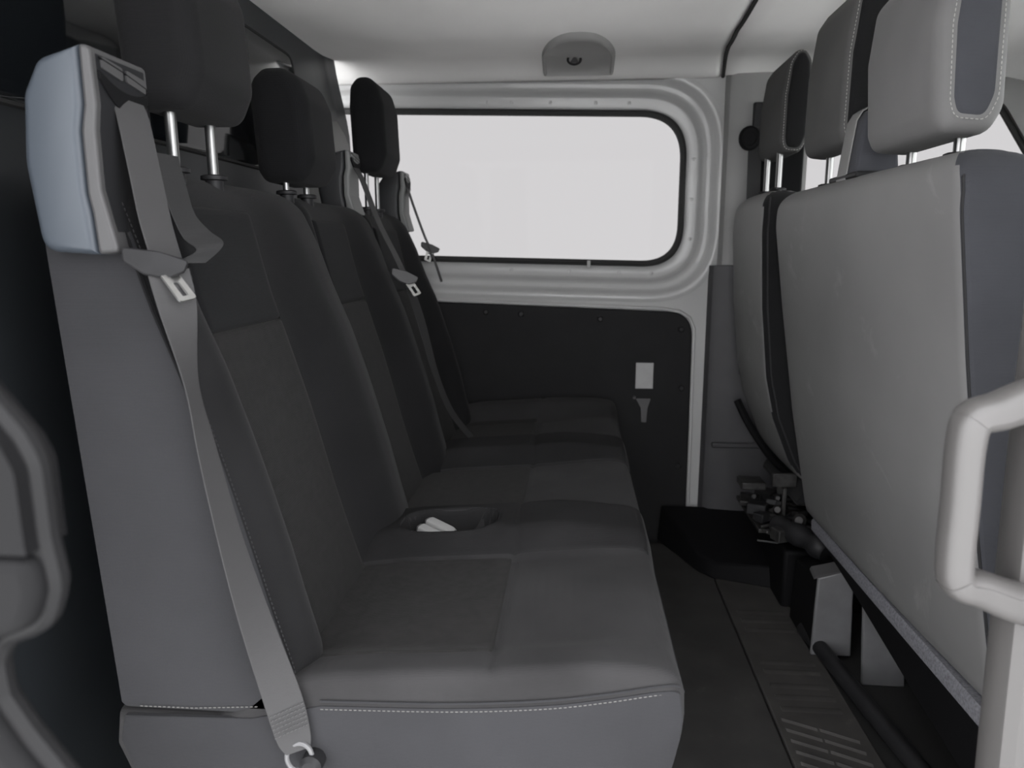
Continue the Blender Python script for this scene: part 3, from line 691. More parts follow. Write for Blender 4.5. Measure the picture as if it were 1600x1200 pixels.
# ---- belt towers on the bench
def tower(x0, x1, y0, y1, z0, z1, m1, m2, name='belt_tower'):
    """retractor cover: side outline in x-z, split in rear cover and front bezel"""
    xs_ = x0 + (x1 - x0) * 0.80
    zz = lambda t: z0 + (z1 - z0) * t
    cov = roundpoly([(x0 + 0.012, z0 + 0.004), (xs_ + 0.004, z0), (xs_ + 0.001, zz(0.20)), (xs_ - 0.003, zz(0.30)), (xs_ - 0.003, zz(0.60)), (xs_ + 0.003, zz(0.72)), (xs_ + 0.003, z1), (x0 + 0.030, zz(0.94)), (x0 + 0.008, zz(0.78)), (x0, zz(0.45))],
                    [0.02, 0, 0, 0, 0, 0.004, 0, 0.02, 0.03, 0.1], 5)
    bez = roundpoly([(xs_ + 0.0055, z0), (x1 + 0.012, z0 + 0.003), (x1 + 0.004, zz(0.16)), (x1 - 0.004, zz(0.32)), (x1 - 0.004, zz(0.60)), (x1, zz(0.72)), (x1 - 0.002, zz(0.99)), (xs_ + 0.0045, z1), (xs_ + 0.0045, zz(0.72)), (xs_ - 0.0015, zz(0.60)), (xs_ - 0.0015, zz(0.30)), (xs_ + 0.0025, zz(0.20))],
                    [0, 0.006, 0.01, 0.01, 0.01, 0.01, 0.012, 0, 0, 0, 0, 0], 4)
    r = min(0.012, (y1 - y0) * 0.2)
    def sl(p, rr): return slab(p, y0, y1, rr, 4)
    t = sl(cov, r).mk(name, m1, bench, angle=40)
    b = G().loft([[(x, y0 + 0.001, z) for x, z in bez], [(x, y1 - 0.001, z) for x, z in bez]]).mk('bezel', m2, t, angle=30, bevel=0.005, seg=3)
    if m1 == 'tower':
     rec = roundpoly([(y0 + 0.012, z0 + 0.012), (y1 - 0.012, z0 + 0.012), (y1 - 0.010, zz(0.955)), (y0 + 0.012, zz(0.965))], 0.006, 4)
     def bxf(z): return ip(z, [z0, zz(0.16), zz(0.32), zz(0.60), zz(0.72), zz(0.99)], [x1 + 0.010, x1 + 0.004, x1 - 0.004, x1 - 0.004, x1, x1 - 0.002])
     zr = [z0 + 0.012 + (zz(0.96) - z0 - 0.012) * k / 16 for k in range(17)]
     G().loft([[(bxf(z) - 0.006, y0 + 0.012, z), (bxf(z) - 0.006, y1 - 0.010, z), (bxf(z) + 0.0008, y1 - 0.010, z), (bxf(z) + 0.0008, y0 + 0.012, z)] for z in zr]).mk('front_shade', 'tower_face_shade', t, angle=40, label='dark plate painting the shade on the tower front')
    # belt mouth: dark recess, curved lip, two moulded windows above
    w_ = y1 - y0; xm = x1 - 0.0005
    lip = []
    zc_ = zz(0.875)
    up, dn = [], []
    for k in range(13):
        t_ = k / 12; y = y0 + w_ * (0.10 + 0.82 * t_)
        sag = 0.055 * (z1 - z0) * (4 * t_ * (1 - t_)) + 0.04 * (z1 - z0) * t_
        up.append((y, zc_ - sag * 0.9 + 0.002)); dn.append((y, zc_ - sag * 1.2 - 0.075 * (z1 - z0) * (0.4 + 0.6 * (4 * t_ * (1 - t_)))))
    pol = up + dn[::-1]
    G().loft([[(xm - 0.004, y, z) for y, z in pol], [(xm + 0.0034, y, z) for y, z in pol]]).mk('belt_mouth', 'blackmatt', t, angle=40, label='black curved belt mouth')
    for (a0, a1, c0, c1_) in ((0.16, 0.50, 0.90, 0.955), (0.56, 0.90, 0.875, 0.935)):
        rc = roundpoly([(y0 + w_ * a0, zz(c0)), (y0 + w_ * a1, zz(c0 - 0.03)), (y0 + w_ * a1, zz(c1_ - 0.02)), (y0 + w_ * a0, zz(c1_))], 0.004, 3)
        G().loft([[(xm - 0.004, y, z) for y, z in rc], [(xm + 0.0022, y, z) for y, z in rc]], cap=True).mk('moulded_window', m2, t, angle=40)
    G().tube([(xm + 0.0016, y0 + w_ * .12, zz(0.945)), (xm + 0.0016, y0 + w_ * .53, zz(0.915)), (xm + 0.0016, y0 + w_ * .92, zz(0.875)), (xm + 0.0016, y0 + w_ * .93, zz(0.70))], 0.0011, 5).mk('moulded_line', 'blackmatt', t)
    return t
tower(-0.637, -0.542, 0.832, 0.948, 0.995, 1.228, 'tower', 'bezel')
tower(-0.672, -0.582, 1.93, 2.025, 1.09, 1.256, 'tower_dark', 'bezel_far')
tower(-0.640, -0.545, 2.385, 2.475, 1.06, 1.250, 'tower_dark', 'bezel_far')

# ---- seat belts (things of their own)
def strap(path, wv, n=8, th=0.0016):
    P = spline(path, n); W = spline(wv, n); return G().ribbon(P, W, th)
sb = empty('seat_belt', (-0.35, 0.845, 0.33), 'grey lap and shoulder belt with steel tongue on the nearest seat', 'seat belt', 'bench seat belts')
hw = 0.0235
up = [(-0.5405, 0.893, 1.178), (-0.532, 0.890, 1.155), (-0.516, 0.880, 1.085), (-0.501, 0.866, 1.035), (-0.489, 0.860, 0.996), (-0.484, 0.858, 0.978)]
uw = [(0.008, 0.022, -0.003)] * 3 + [(0.008, 0.022, -0.003)] * 2 + [(0.010, 0.021, -0.004)]
strap(up, uw).mk('webbing', 'web', sb)
dn = [(-0.480, 0.849, 0.975), (-0.470, 0.846, 0.930), (-0.459, 0.843, 0.840), (-0.444, 0.839, 0.760), (-0.422, 0.836, 0.652), (-0.398, 0.836, 0.550), (-0.368, 0.841, 0.429), (-0.358, 0.845, 0.372), (-0.353, 0.845, 0.352)]
dw = [(0.018, 0.014, 0.004), (0.013, 0.019, 0.003), (-0.004, 0.0232, 0.001), (-0.001, 0.0234, 0.0015), (0.003, 0.023, 0.002), (0.009, 0.0213, 0.003), (0.0195, 0.0118, 0.005), (0.0205, 0.006, 0.006), (0.015, 0.004, 0.004)]
strap(dn, dw).mk('webbing', 'web', sb)
# slack fold of darker webbing behind the tongue
sl_ = [(-0.520, 0.935, 1.120), (-0.508, 0.930, 1.075), (-0.497, 0.925, 1.045), (-0.478, 0.918, 1.020), (-0.455, 0.905, 1.004), (-0.470, 0.880, 0.985)]
strap(sl_, [(0.004, 0.022, 0)] * 3 + [(0.008, 0.020, 0.004)] * 2 + [(0.012, 0.016, 0.0)]).mk('slack_fold', 'web_dark', sb, label='dark slack fold of webbing')
# tongue: black moulded bar, steel blade with slot
def tongue(par, c, ux, uz, k=1.0, plastic='black', bx_=None, bz_=None, bo=(0.0, -0.004)):
    c = Vector(c); ux = Vector(ux).normalized(); uz = (Vector(uz) - ux * Vector(uz).dot(ux)).normalized(); un = ux.cross(uz)
    def P(a, b, n_): return c + ux * a * k + uz * b * k + un * n_ * k
    bar = roundpoly([(-0.040, 0.010), (-0.036, -0.006), (-0.012, -0.016), (0.013, -0.016), (0.030, -0.004), (0.033, 0.010), (0.0, 0.014)], 0.005, 4)
    G().loft([[P(a, b, -0.005) for a, b in inset2(bar, 0.0015)], [P(a, b, -0.0035) for a, b in bar], [P(a, b, 0.0035) for a, b in bar], [P(a, b, 0.005) for a, b in inset2(bar, 0.0015)]]).mk('tongue_grip', plastic, par, angle=40, label='moulded grip of the tongue')
    if bx_:
        cb = P(bo[0], bo[1], -0.003); bz = Vector(bz_).normalized(); bx = Vector(bx_); bx = (bx - bz * bx.dot(bz)).normalized(); bn = bx.cross(bz)
        def P(a, b, n_): return cb + bx * a * k + bz * b * k + bn * n_ * k
    outer = roundpoly([(-0.012, -0.012), (-0.0125, -0.050), (0.0125, -0.050), (0.012, -0.012)], [0, 0.004, 0.004, 0], 4)
    inner = roundpoly([(-0.0045, -0.024), (-0.0045, -0.044), (0.0045, -0.044), (0.0045, -0.024)], [0.001] * 4, 4)
    m_ = len(outer); 
    # resample inner to the outer's count
    def res(p, n_):
        q_ = [Vector(x) for x in p]; q_.append(q_[0]); L = [0]
        for i in range(1, len(q_)): L.append(L[-1] + (q_[i] - q_[i - 1]).length)
        out = []
        for i in range(n_):
            s_ = L[-1] * i / n_
            for j in range(1, len(q_)):
                if s_ <= L[j] + 1e-12:
                    out.append(q_[j - 1].lerp(q_[j], (s_ - L[j - 1]) / max(1e-9, L[j] - L[j - 1]))); break
        return out
    O, I = res(outer, 40), res(inner, 40)
    G().loft([[P(p[0], p[1], -0.0014) for p in O], [P(p[0], p[1], 0.0014) for p in O], [P(p[0], p[1], 0.0014) for p in I], [P(p[0], p[1], -0.0014) for p in I], [P(p[0], p[1], -0.0014) for p in O]], cap=False).mk('tongue_blade', 'steel_bright', par, angle=40, label='slotted steel tongue blade')
tongue(sb, (-0.489, 0.842, 0.985), (0.85, 0.42, -0.22), (-0.15, 0.1, 1.0), 1.0, 'black', (0.30, 0.85, 0.13), (-0.62, 0.10, 0.78), (0.006, -0.002))
# sewn end block, loop sleeve and anchor
g = G()
for i in range(6):
    for j in range(9):
        t = (j - 4) / 4.6; z = 0.414 - i * 0.006
        x = ip(z, [0.372, 0.429], [-0.356, -0.366]) + t * 0.0205; y = 0.8425 + t * 0.0095 - 0.0026
        g.tube([(x - 0.0015, y, z - 0.0012 + t * 0.006), (x + 0.0015, y + .0004, z + 0.0012 + t * 0.006)], 0.0006, 4)
g.mk('sewn_block', 'bezel', sb, label='zigzag stitched block')
tag(sb.children[-1], kind='stuff')
G().tube([(-0.351 + 0.017 * math.cos(a), 0.843 + 0.004 * math.sin(a), 0.345 + 0.017 * math.sin(a)) for a in [2 * math.pi * k / 24 for k in range(25)]], 0.0032, 8).mk('anchor_ring', 'steel_grey', sb)
G().tube([(-0.335, 0.862, 0.335), (-0.335, 0.838, 0.335), (-0.335, 0.832, 0.335)], [0.015, 0.015, 0.010], 16).mk('anchor_bolt', 'black', sb)
G().ribbon([(-0.392, 0.852, 0.418), (-0.386, 0.849, 0.404), (-0.376, 0.847, 0.385), (-0.366, 0.848, 0.365)], [(0.006, 0, 0.003)] * 4, 0.003).mk('fabric_loop', 'fabric_dark', sb)

sb2 = empty('seat_belt', (-0.30, 2.0, 0.45), 'grey belt with steel tongue hanging between middle and far bench seats', 'seat belt', 'bench seat belts')
p2 = [(-0.580, 1.980, 1.215), (-0.556, 1.960, 1.175), (-0.507, 1.912, 1.075), (-0.455, 1.88, 0.985), (-0.425, 1.868, 0.925)]
strap(p2, [(0.001, 0.0235, 0)] * 5).mk('webbing', 'web', sb2)
p3 = [(-0.425, 1.868, 0.925), (-0.395, 1.885, 0.82), (-0.362, 1.90, 0.68), (-0.330, 1.945, 0.57), (-0.285, 2.02, 0.478)]
strap(p3, [(0.006, 0.020, 0)] * 2 + [(0.003, 0.021, 0.0)] * 3).mk('webbing', 'web_dark', sb2)
tongue(sb2, (-0.425, 1.845, 0.935), (0.85, 0.45, -0.35), (-0.2, 0.1, 1.0), 1.0, 'bezel', (0.6, 0.75, 0.3), (-0.55, 0.10, 0.80), (0.006, -0.002))
sb3 = empty('seat_belt', (-0.45, 2.40, 0.8), 'grey belt with tongue on the farthest bench seat against the window', 'seat belt', 'bench seat belts')
p4 = [(-0.546, 2.43, 1.205), (-0.525, 2.43, 1.14), (-0.490, 2.425, 1.045), (-0.470, 2.42, 1.005), (-0.455, 2.418, 0.96), (-0.435, 2.415, 0.90)]
strap(p4, [(-0.001, 0.0235, 0)] * 6).mk('webbing', 'web', sb3)
tongue(sb3, (-0.468, 2.410, 1.008), (0.85, 0.42, -0.35), (-0.25, 0.1, 1.0), 0.9, 'bezel')

# two buckles lying in the pocket of the nearest cushion, one in the far pocket
def buckle(c, d, label, k=1.0):
    e = empty('seat_belt_buckle', c, label, 'buckle', 'bench belt buckles')
    c = Vector(c); d = Vector(d).normalized(); sdir = d.cross(Vector((0, 0, 1))).normalized(); u = sdir.cross(d)
    ring = roundpoly([(-0.012, -0.008), (0.012, -0.008), (0.012, 0.008), (-0.012, 0.008)], 0.005, 4)
    G().loft([[c + d * t * k + sdir * a * f * k + u * b * f * k for a, b in ring] for t, f in ((0, .9), (0.003, 1), (0.05, 1), (0.060, .8))]).mk('buckle_body', 'palegrey', e, angle=40)
    G().loft([[c + d * t * k + sdir * a * f * k + u * b * f * k for a, b in ring] for t, f in ((-0.004, .75), (0.0, .8))]).mk('release_button', 'bezel', e, angle=40)
    return e
zf = H(-0.27, 1.35) + 0.010
buckle((-0.292, 1.345, zf + 0.030), (0.85, -0.30, -0.25), 'lower of two pale buckles lying in the near cushion pocket')
buckle((-0.280, 1.372, zf + 0.034), (0.85, -0.40, -0.22), 'upper of two pale buckles lying in the near cushion pocket')
buckle((-0.300, 2.046, H(-0.28, 2.05) + 0.016), (0.9, -0.05, -0.22), 'small pale buckle in the far cushion pocket', 0.7)

# ================================================================ FRONT SEATS
def seatback(root, y0, y1, zs_, xr_, th, zb, zt, rn, rf, top_n, top_f, name='backrest', m='vinyl', RT=0.045, skew=0.0):
    """front seat backrest: rear surface x = ip(z, zs_, xr_); rounded vertical edges rn (near), rf (far); top corner radii"""
    rings = []
    zl = [zb + (zt - RT - zb) * k / 40 for k in range(41)] + [zt - RT + RT * math.sin(math.pi / 2 * k / 10) for k in range(1, 11)]
    for z in zl:
        ins = RT * (1 - math.sqrt(max(0, 1 - ((z - zt + RT) / RT) ** 2))) if z > zt - RT else 0
        insb = 0.02 * max(0, 1 - (z - zb) / 0.03) ** 2
        def cut(r):
            return 0 if z < zt - r else r - math.sqrt(max(0, r * r - (z - zt + r) ** 2))
        ya = y0 + min(cut(top_n), top_n * 0.75); yb = y1 - min(cut(top_f), top_f * 0.75)
        xr = ip(z, zs_, xr_) + ins * 0.8 + insb; xf = ip(z, zs_, xr_) + th(z) - ins - insb
        f = []
        K = 40
        for k in range(K + 1):
            y = ya + (yb - ya) * (0.5 - 0.5 * math.cos(math.pi * k / K)); dn_, df_ = y - ya, yb - y
            roll = 0
            if dn_ < rn: roll = rn - math.sqrt(max(0, rn * rn - (rn - dn_) ** 2))
            if df_ < rf: roll = max(roll, rf - math.sqrt(max(0, rf * rf - (rf - df_) ** 2)))
            crown = -0.006 * math.sin(math.pi * (y - ya) / (yb - ya))
            f.append((xr + roll * 0.9 + crown + skew * (y - y0) / (y1 - y0), y, z))
        bk = []
        for k in range(K + 1):
            y = yb - (yb - ya) * (0.5 - 0.5 * math.cos(math.pi * k / K)); d = min(y - ya, yb - y); r_ = 0.04
            roll = 0 if d >= r_ else r_ - math.sqrt(max(0, r_ * r_ - (r_ - d) ** 2)); bk.append((xf - roll, y, z))
        m1_ = [(f[-1][0] + (bk[0][0] - f[-1][0]) * t, yb, z) for t in (.25, .5, .75)]
        m2_ = [(bk[-1][0] + (f[0][0] - bk[-1][0]) * t, ya, z) for t in (.25, .5, .75)]
        rings.append(f + m1_ + bk + m2_)
    return G().loft(rings).mk(name, m, root, angle=60)

# double passenger seat, nearest
fs = empty('front_double_seat', (0.75, 1.5, 0.0), 'grey-backed double passenger seat in front, nearest the door', 'front seat')
ZS = [0.28, 0.58, 0.85, 1.055, 1.12, 1.16]; XR = [0.654, 0.595, 0.552, 0.523, 0.521, 0.524]
FS_TOP = 1.142
fb = seatback(fs, 1.085, 1.985, ZS, XR, lambda z: ip(z, [0.28, 0.6, 1.0, 1.15], [0.20, 0.18, 0.155, 0.13]), 0.29, FS_TOP, 0.014, 0.020, 0.07, 0.075, skew=-0.016)
# near side panel of darker fabric, and the seam between
zz_ = [0.31 + (1.10 - 0.31) * k / 40 for k in range(41)]
YF = BASE[fs.name].y
side_skin(fb, 'side_panel', 'seat_side_front', lambda f: f.normal.y < -0.18 and f.normal.x > -0.8 and f.calc_center_median().y + YF < 1.2 and f.normal.z > -0.5, 'blue grey fabric side panel')
seam = [(ip(z, ZS, XR) + 0.0045, 1.0885 + (0 if z < 1.078 else 0.07 - math.sqrt(0.07 ** 2 - (z - 1.078) ** 2)), z) for z in zz_] + [(0.556, 1.130, 1.128), (0.580, 1.165, 1.141)]
G().tube(seam, 0.0022, 6).mk('seam', 'thread_dark', fb)
# hem strip and dark frame below
G().loft([[(0.642, y, 0.300), (0.638, y, 0.292), (0.640, y, 0.268), (0.648, y, 0.264), (0.70, y, 0.268), (0.70, y, 0.300)] for y in (1.06, 1.3, 1.6, 1.935)]).mk('hem', 'hem', fs, angle=40, label='pale blue grey hem along the seat bottom')
G().loft([[(0.650, y, 0.266), (0.656, y, zlo), (0.70, y, zlo), (0.74, y, 0.266)] for y, zlo in ((1.04, 0.13), (1.35, 0.172), (1.63, 0.215), (1.90, 0.25))]).mk('frame_rail', 'blackmatt', fs, angle=30)
G().loft([[(0.66, y, 0.27), (1.10, y, 0.27), (1.14, y, 0.32), (1.13, y, 0.40), (1.0, y, 0.43), (0.80, y, 0.40), (0.72, y, 0.36)] for y in (1.09, 1.5, 1.93)]).mk('cushion', 'fabric', fs, angle=40, bevel=0.015)
# legs
G().loft([[(0.692, 1.66, -0.012), (0.790, 1.66, -0.012), (0.760, 1.66, 0.26), (0.675, 1.66, 0.26)], [(0.692, 1.672, -0.012), (0.790, 1.672, -0.012), (0.760, 1.672, 0.26), (0.675, 1.672, 0.26)]]).mk('leg', 'steel_grey', fs, bevel=0.003)
G().loft([[(1.0, 1.66, -0.012), (1.07, 1.66, -0.012), (1.05, 1.66, 0.27), (0.98, 1.66, 0.27)], [(1.0, 1.675, -0.012), (1.07, 1.675, -0.012), (1.05, 1.675, 0.27), (0.98, 1.675, 0.27)]]).mk('leg', 'steel_grey', fs, bevel=0.003)
for x in (0.70, 1.02):
    G().box((x, 1.12, -0.012), (x + 0.06, 1.135, 0.27)).mk('leg', 'blackmatt', fs, bevel=0.003)

def front_headrest(root, xr, xf, y0, y1, z0, z1, lean, seat_z, post_x, po, panel=False, d=0.022, hm='vinyl_dark'):
    T = xf - xr
    prof_ = [(0.04, 0.10), (0.14, 0.0), (0.80, -0.02), (1.0, 0.12), (1.0, 0.70), (0.92, 0.90), (0.66, 1.0), (0.38, 0.99), (0.12, 0.88), (0.0, 0.55)]
    pol = roundpoly([(xr + T * u + lean * v, z0 + (z1 - z0) * v) for u, v in prof_], [0.03, 0.03, 0.03, 0.04, 0.05, 0.04, 0.03, 0.03, 0.04, 0.06], 5)
    r = 0.030
    h = slab(pol, y0, y1, r, 6).mk('headrest', hm, root, angle=180)
    # side panel on the end facing the door: flush fabric plate with stitching round it
    yy = y0 + r - math.sqrt(r * r - (r - d) ** 2)
    pin = shrink(pol, d)
    G().loft([[(p.x, yy + 0.004, p.y) for p in pin], [(p.x, y0 - 0.0008 + (yy - y0) * .5, p.y) for p in shrink(pol, d + 0.004)], [(p.x, y0 - 0.0015, p.y) for p in shrink(pol, d + 0.010)]]).mk('side_panel', 'seat_side_front' if panel else 'fabric', h, angle=60, label='fabric side panel of the headrest')
    pst = [(p.x, yy - 0.0008, p.y) for p in shrink(pol, d - 0.003)]; pst.append(pst[0])
    dashes(pst, 0.0046, 0.0026, 0.0009).mk('stitching', 'thread', h, label='pale stitching around the side panel')
    yc = (y0 + y1) / 2
    for sgn in (-1, 1):
        y = yc + sgn * po
        G().tube([(post_x, y, seat_z - 0.02), (post_x, y, z0 + 0.03)], 0.0085, 14).mk('post', 'chrome', h, label='steel headrest post')
        G().tube([(post_x, y, seat_z - 0.01), (post_x, y, seat_z + 0.006), (post_x, y, seat_z + 0.0075), (post_x, y, seat_z + 0.012), (post_x, y, seat_z + 0.014)], [0.015, 0.015, 0.022, 0.022, 0.017], 18).mk('post_guide', 'black', h)
    return h
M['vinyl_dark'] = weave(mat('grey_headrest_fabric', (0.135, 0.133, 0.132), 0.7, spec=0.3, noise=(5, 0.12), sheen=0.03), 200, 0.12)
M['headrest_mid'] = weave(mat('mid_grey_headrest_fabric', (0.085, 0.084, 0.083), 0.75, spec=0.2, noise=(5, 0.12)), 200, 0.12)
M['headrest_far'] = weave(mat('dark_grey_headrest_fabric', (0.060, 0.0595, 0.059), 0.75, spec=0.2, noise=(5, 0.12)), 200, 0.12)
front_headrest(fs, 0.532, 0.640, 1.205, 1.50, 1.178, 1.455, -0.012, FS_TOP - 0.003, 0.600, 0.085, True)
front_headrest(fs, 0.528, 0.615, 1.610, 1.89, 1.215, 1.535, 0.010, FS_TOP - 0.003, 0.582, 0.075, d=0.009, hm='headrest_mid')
# centre belt outlet between the headrests
bo = roundpoly([(0.532, 1.135), (0.620, 1.135), (0.612, 1.20), (0.590, 1.262), (0.560, 1.272), (0.545, 1.25)], [0, 0, 0.02, 0.02, 0.015, 0.02], 5)
tw = slab(bo, 1.525, 1.610, 0.010, 4).mk('belt_tower', 'seat_side_front', fs, angle=50, label='blue grey belt tower between the headrests')
V = [(0.5305, 1.138), (0.5435, 1.25), (0.5535, 1.268), (0.565, 1.2755)]
G().ribbon([(x - 0.0015, 1.583, z) for x, z in V] + [(0.585, 1.583, 1.270)], [(0, 0.026, 0)] * 5, 0.003).mk('rear_strip', 'trim', tw, label='light grey strip on the tower back')
G().box((0.528, 1.50, 1.138), (0.63, 1.655, 1.150)).mk('tower_base', 'black', tw, bevel=0.004)

# driver seat, far
ds = empty('front_driver_seat', (0.75, 2.22, 0.0), 'grey-backed single driver seat, farthest front seat by the pillar', 'front seat')
ZS2 = [0.34, 0.42, 0.55, 0.66, 0.85, 1.05, 1.12, 1.17]; XR2 = [0.660, 0.602, 0.548, 0.522, 0.500, 0.488, 0.490, 0.500]
db = seatback(ds, 2.03, 2.43, ZS2, XR2, lambda z: ip(z, [0.28, 0.6, 1.0, 1.15], [0.14, 0.18, 0.15, 0.12]), 0.355, 1.160, 0.02, 0.05, 0.07, 0.09)
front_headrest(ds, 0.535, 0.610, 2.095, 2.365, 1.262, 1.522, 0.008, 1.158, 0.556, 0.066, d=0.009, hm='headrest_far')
seam = [(ip(z, ZS2, XR2) + 0.014, 2.0295 + (0 if z < 1.095 else 0.07 - math.sqrt(0.07 ** 2 - (z - 1.095) ** 2)), z) for z in [0.40 + 0.74 * k / 30 for k in range(31)]]
G().tube(seam, 0.0022, 6).mk('seam', 'thread_dark', db)
YD = BASE[ds.name].y
side_skin(db, 'side_panel', 'fabric', lambda f: f.normal.y < -0.25 and f.normal.x > -0.9 and f.calc_center_median().y + YD < 2.15 and f.normal.z > -0.5, 'dark fabric side of the backrest')
G().tube(spline([(0.535, 2.425, 0.52), (0.575, 2.40, 0.44), (0.625, 2.30, 0.36), (0.66, 2.15, 0.335)], 6), 0.012, 8).mk('lower_edge_trim', 'blackmatt', ds)
G().loft([[(0.62, y, 0.30), (1.05, y, 0.30), (1.10, y, 0.36), (1.08, y, 0.43), (0.85, y, 0.44), (0.68, y, 0.40)] for y in (2.02, 2.22, 2.42)]).mk('cushion', 'fabric', ds, angle=40, bevel=0.015)
# pedestal box, sloping cover and slide mechanism
ped = empty('seat_pedestal', (0.65, 2.0, 0.0), 'grey boxed seat pedestal with exposed slide mechanism under the driver seat', 'seat pedestal')
G().loft([[(0.606, 1.772, 0.002), (0.700, 1.772, 0.002), (0.690, 1.772, 0.228), (0.610, 1.772, 0.204)], [(0.606, 1.96, 0.002), (0.72, 1.96, 0.002), (0.72, 1.96, 0.20), (0.612, 1.96, 0.175)]]).mk('pedestal_body', 'blackmatt', ped, bevel=0.004)
G().loft([[(0.604, 1.762, 0.002), (0.702, 1.762, 0.002), (0.692, 1.762, 0.235), (0.608, 1.762, 0.208)], [(0.604, 1.774, 0.002), (0.702, 1.774, 0.002), (0.692, 1.774, 0.235), (0.608, 1.774, 0.208)]]).mk('pedestal_cover', 'steel_grey', ped, bevel=0.004, label='grey front cover of the seat pedestal')
G().loft([[(0.598, 1.763, 0.205), (0.602, 1.763, 0.211), (0.690, 1.763, 0.236), (0.69, 1.763, 0.228)], [(0.598, 1.80, 0.215), (0.602, 1.80, 0.222), (0.69, 1.80, 0.245), (0.69, 1.80, 0.238)]]).mk('cover_lip', 'bezel', ped)
G().box((0.60, 2.02, -0.01), (0.98, 2.42, 0.17)).mk('pedestal', 'blackmatt', ped, bevel=0.01)
G().box((0.535, 2.06, 0.205), (0.70, 2.36, 0.217)).mk('slide_plate', 'metal_dark', ped, bevel=0.002)
G().box((0.505, 2.16, 0.300), (0.575, 2.235, 0.322)).mk('bracket', 'metal_dark', ped, bevel=0.003)
G().box((0.572, 2.085, 0.335), (0.640, 2.10, 0.375)).mk('bracket', 'metal_dark', ped, bevel=0.003)
for i in range(9):
    y = 2.06 + 0.032 * i; z = 0.223 + 0.007 * math.sin(i * 2.1)
    G().tube([(0.54 + 0.006 * (i % 3), y, z), (0.60, y + 0.012, z + 0.014), (0.69, y - 0.008, z + 0.006)], 0.005 + 0.002 * (i % 2), 7).mk('cable', ('metal_dark', 'black', 'black')[i % 3], ped)
for (x, y, z, r, h) in ((0.60, 2.10, 0.262, 0.016, 0.03), (0.645, 2.05, 0.25, 0.020, 0.02), (0.57, 2.25, 0.25, 0.012, 0.03), (0.665, 1.98, 0.215, 0.018, 0.02), (0.62, 2.18, 0.27, 0.012, 0.02)):
    bolt('pivot', (x, y, z), r, h, (-0.4, -0.8, 0.3), 'metal_dark', ped)
G().tube(spline([(0.585, 2.05, 0.235), (0.605, 1.99, 0.24), (0.64, 1.92, 0.235), (0.665, 1.88, 0.225)], 6), [0.028 + 0.004 * math.sin(k) for k in range(19)], 12).mk('cable_bundle', 'black', ped)
G().box((0.60, 2.075, 0.22), (0.612, 2.088, 0.335)).mk('lever', 'metal_dark', ped, bevel=0.003)
G().tube([(0.525, 2.03, 0.195), (0.580, 2.02, 0.193)], 0.0025, 6).mk('rod', 'bezel', ped)
for k in range(26):
    x = random.uniform(0.54, 0.67); y = random.uniform(1.99, 2.34); z = 0.222 + random.uniform(0, 0.05) * (1 - abs(y - 2.15) / 0.25)
    sx, sy, sz = random.uniform(0.008, 0.03), random.uniform(0.008, 0.03), random.uniform(0.004, 0.018)
    gq = G().box((-sx, -sy, -sz), (sx, sy, sz)); rm = Matrix.Rotation(random.uniform(-1, 1), 3, 'Z') @ Matrix.Rotation(random.uniform(-0.6, 0.6), 3, 'X')
    gq.v = [tuple(rm @ Vector(v) + Vector((x, y, z))) for v in gq.v]
    gq.mk('mechanism_piece', random.choice(['metal_dark', 'black', 'black', 'metal_dark']), ped, bevel=0.003)

# front seat belt on the far pillar
fbelt = empty('driver_seat_belt', (0.56, 2.47, 1.0), 'black driver belt and upper anchor on the far pillar', 'seat belt')
G().box((0.545, 2.462, 1.34), (0.60, 2.480, 1.455)).mk('anchor_slider', 'black', fbelt, bevel=0.006)
G().tube([(0.535 + 0.024 * math.cos(a), 2.452, 1.345 + 0.028 * math.sin(a)) for a in [2 * math.pi * k / 20 for k in range(21)]], 0.010, 8).mk('d_ring', 'blackmatt', fbelt)
G().tube([(0.535, 2.462, 1.345), (0.535, 2.446, 1.345)], 0.024, 16).mk('ring_boss', 'blackmatt', fbelt)
G().ribbon([(0.552, 2.452, 1.38), (0.553, 2.452, 1.33), (0.560, 2.455, 1.0), (0.565, 2.462, 0.60)], [(0.020, -0.005, 0)] * 4, 0.003).mk('webbing', 'web_dark', fbelt)
G().box((0.575, 2.44, 1.0), (0.70, 2.477, 1.36)).mk('belt_guide_cover', 'blackmatt', fbelt, bevel=0.008)

# ================================================================ SMALL THINGS
o = G().box((0.211, 2.5055, 0.538), (0.270, 2.5085, 0.627)).mk('sticker', 'label', None, bevel=0.001)
tag(o, 'pale grey rectangular sticker on the black lining panel', 'sticker')
tg = roundpoly([(0.214, 0.503), (0.264, 0.503), (0.254, 0.470), (0.251, 0.421), (0.235, 0.421), (0.232, 0.470)], [0.002, 0.002, 0.01, 0.002, 0.002, 0.01], 4)
tgo = G().loft([[(x, 2.5088, z) for x, z in tg], [(x, 2.5045, z) for x, z in tg]]).mk('belt_hook_tag', 'bezel', None, angle=40)
tag(tgo, 'small grey funnel-shaped clip on the black panel below the sticker', 'clip')
bolt('clip_pin', (0.208, 2.5088, 0.506), 0.006, 0.008, (0, -1, 0), 'bezel', tgo)

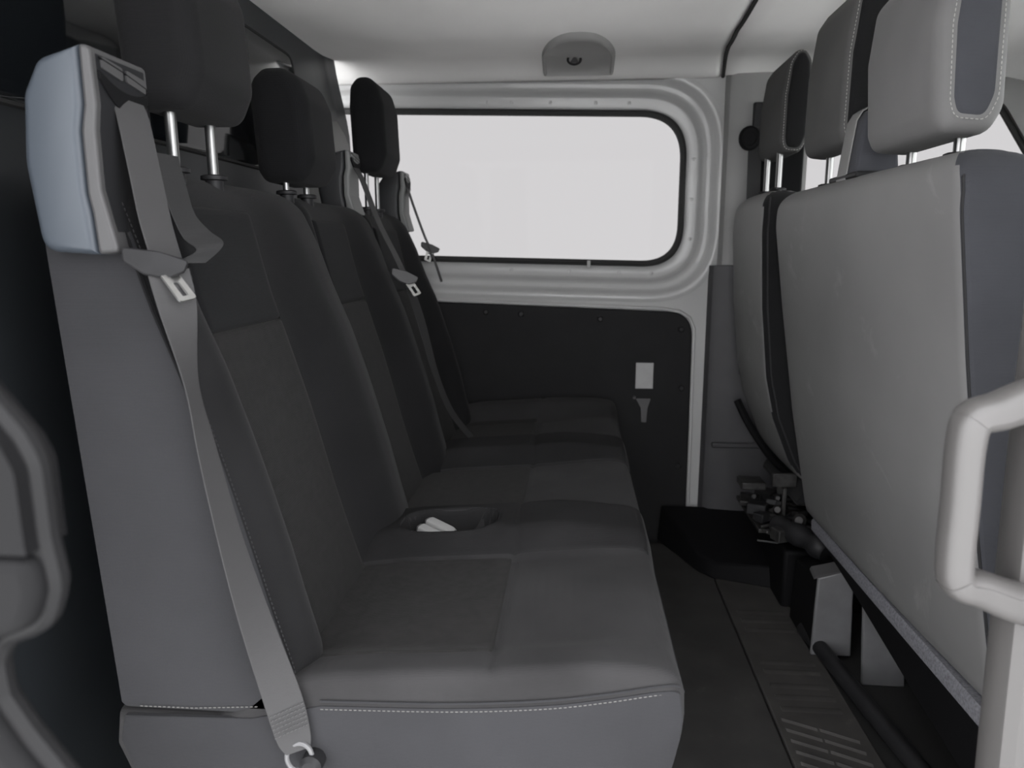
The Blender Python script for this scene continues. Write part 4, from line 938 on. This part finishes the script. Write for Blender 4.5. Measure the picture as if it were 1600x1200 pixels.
# grab handle on the near pillar
gh = empty('grab_handle', (0.39, 0.72, 0.64), 'warm grey plastic grab handle on the near pillar', 'grab handle')
cen = spline([(0.470, 0.722, 0.873), (0.430, 0.718, 0.864), (0.398, 0.712, 0.853), (0.3735, 0.708, 0.845), (0.3675, 0.706, 0.820), (0.368, 0.705, 0.765), (0.3695, 0.706, 0.706), (0.376, 0.708, 0.684), (0.400, 0.713, 0.675), (0.432, 0.718, 0.662), (0.470, 0.722, 0.652)], 6)
def sweep(P, rx, ry, n=18, fr=(0, 1)):
    rings = []
    for i, p in enumerate(P):
        t = (P[min(i + 1, len(P) - 1)] - P[max(i - 1, 0)]).normalized(); yv = Vector((0, 1, 0)); yv = (yv - t * yv.dot(t)).normalized(); xv = t.cross(yv)
        a_ = rx(i / (len(P) - 1)); b_ = ry(i / (len(P) - 1)); r = []
        for k in range(n):
            a = 2 * math.pi * k / n; ca, sa = math.cos(a), math.sin(a)
            r.append(p + xv * a_ * math.copysign(abs(ca) ** 0.7, ca) + yv * b_ * math.copysign(abs(sa) ** 0.7, sa))
        rings.append(r)
    return G().loft(rings)
sweep(cen, lambda t: 0.0150 + 0.007 * (abs(t - .5) * 2) ** 2, lambda t: 0.0175).mk('grip', 'handle', gh, angle=50)
# end covers slightly proud of the grip on its outer side
def sub(P, a, b): n = len(P) - 1; return P[int(a * n):int(b * n) + 1]
for (a, b) in ((0.05, 0.33), (0.67, 0.95)):
    P = sub(cen, a, b); rings = []
    for i, p in enumerate(P):
        j = cen.index(p) if p in cen else 0
        t = (P[min(i + 1, len(P) - 1)] - P[max(i - 1, 0)]).normalized(); yv = Vector((0, 1, 0)); yv = (yv - t * yv.dot(t)).normalized(); xv = t.cross(yv)
        r = []
        k0 = 9
        for k in range(k0 + 1):
            an = -math.pi * 0.08 + math.pi * 1.16 * k / k0 - math.pi / 2
            ca, sa = math.cos(an), math.sin(an)
            # outer side = away from handle hole
            out = -xv if (p + -xv * 0.01 - Vector((0.43, p.y, 0.765))).length > (p + xv * 0.01 - Vector((0.43, p.y, 0.765))).length else xv
            r.append(p + out * (0.0155 + 0.007 * (abs(cen.index(p) / (len(cen) - 1) - .5) * 2) ** 2) * math.copysign(abs(ca) ** .7, ca) + yv * 0.0183 * math.copysign(abs(sa) ** .7, sa))
        rings.append(r)
    G().loft(rings).mk('end_cover', 'handle', gh, angle=50)
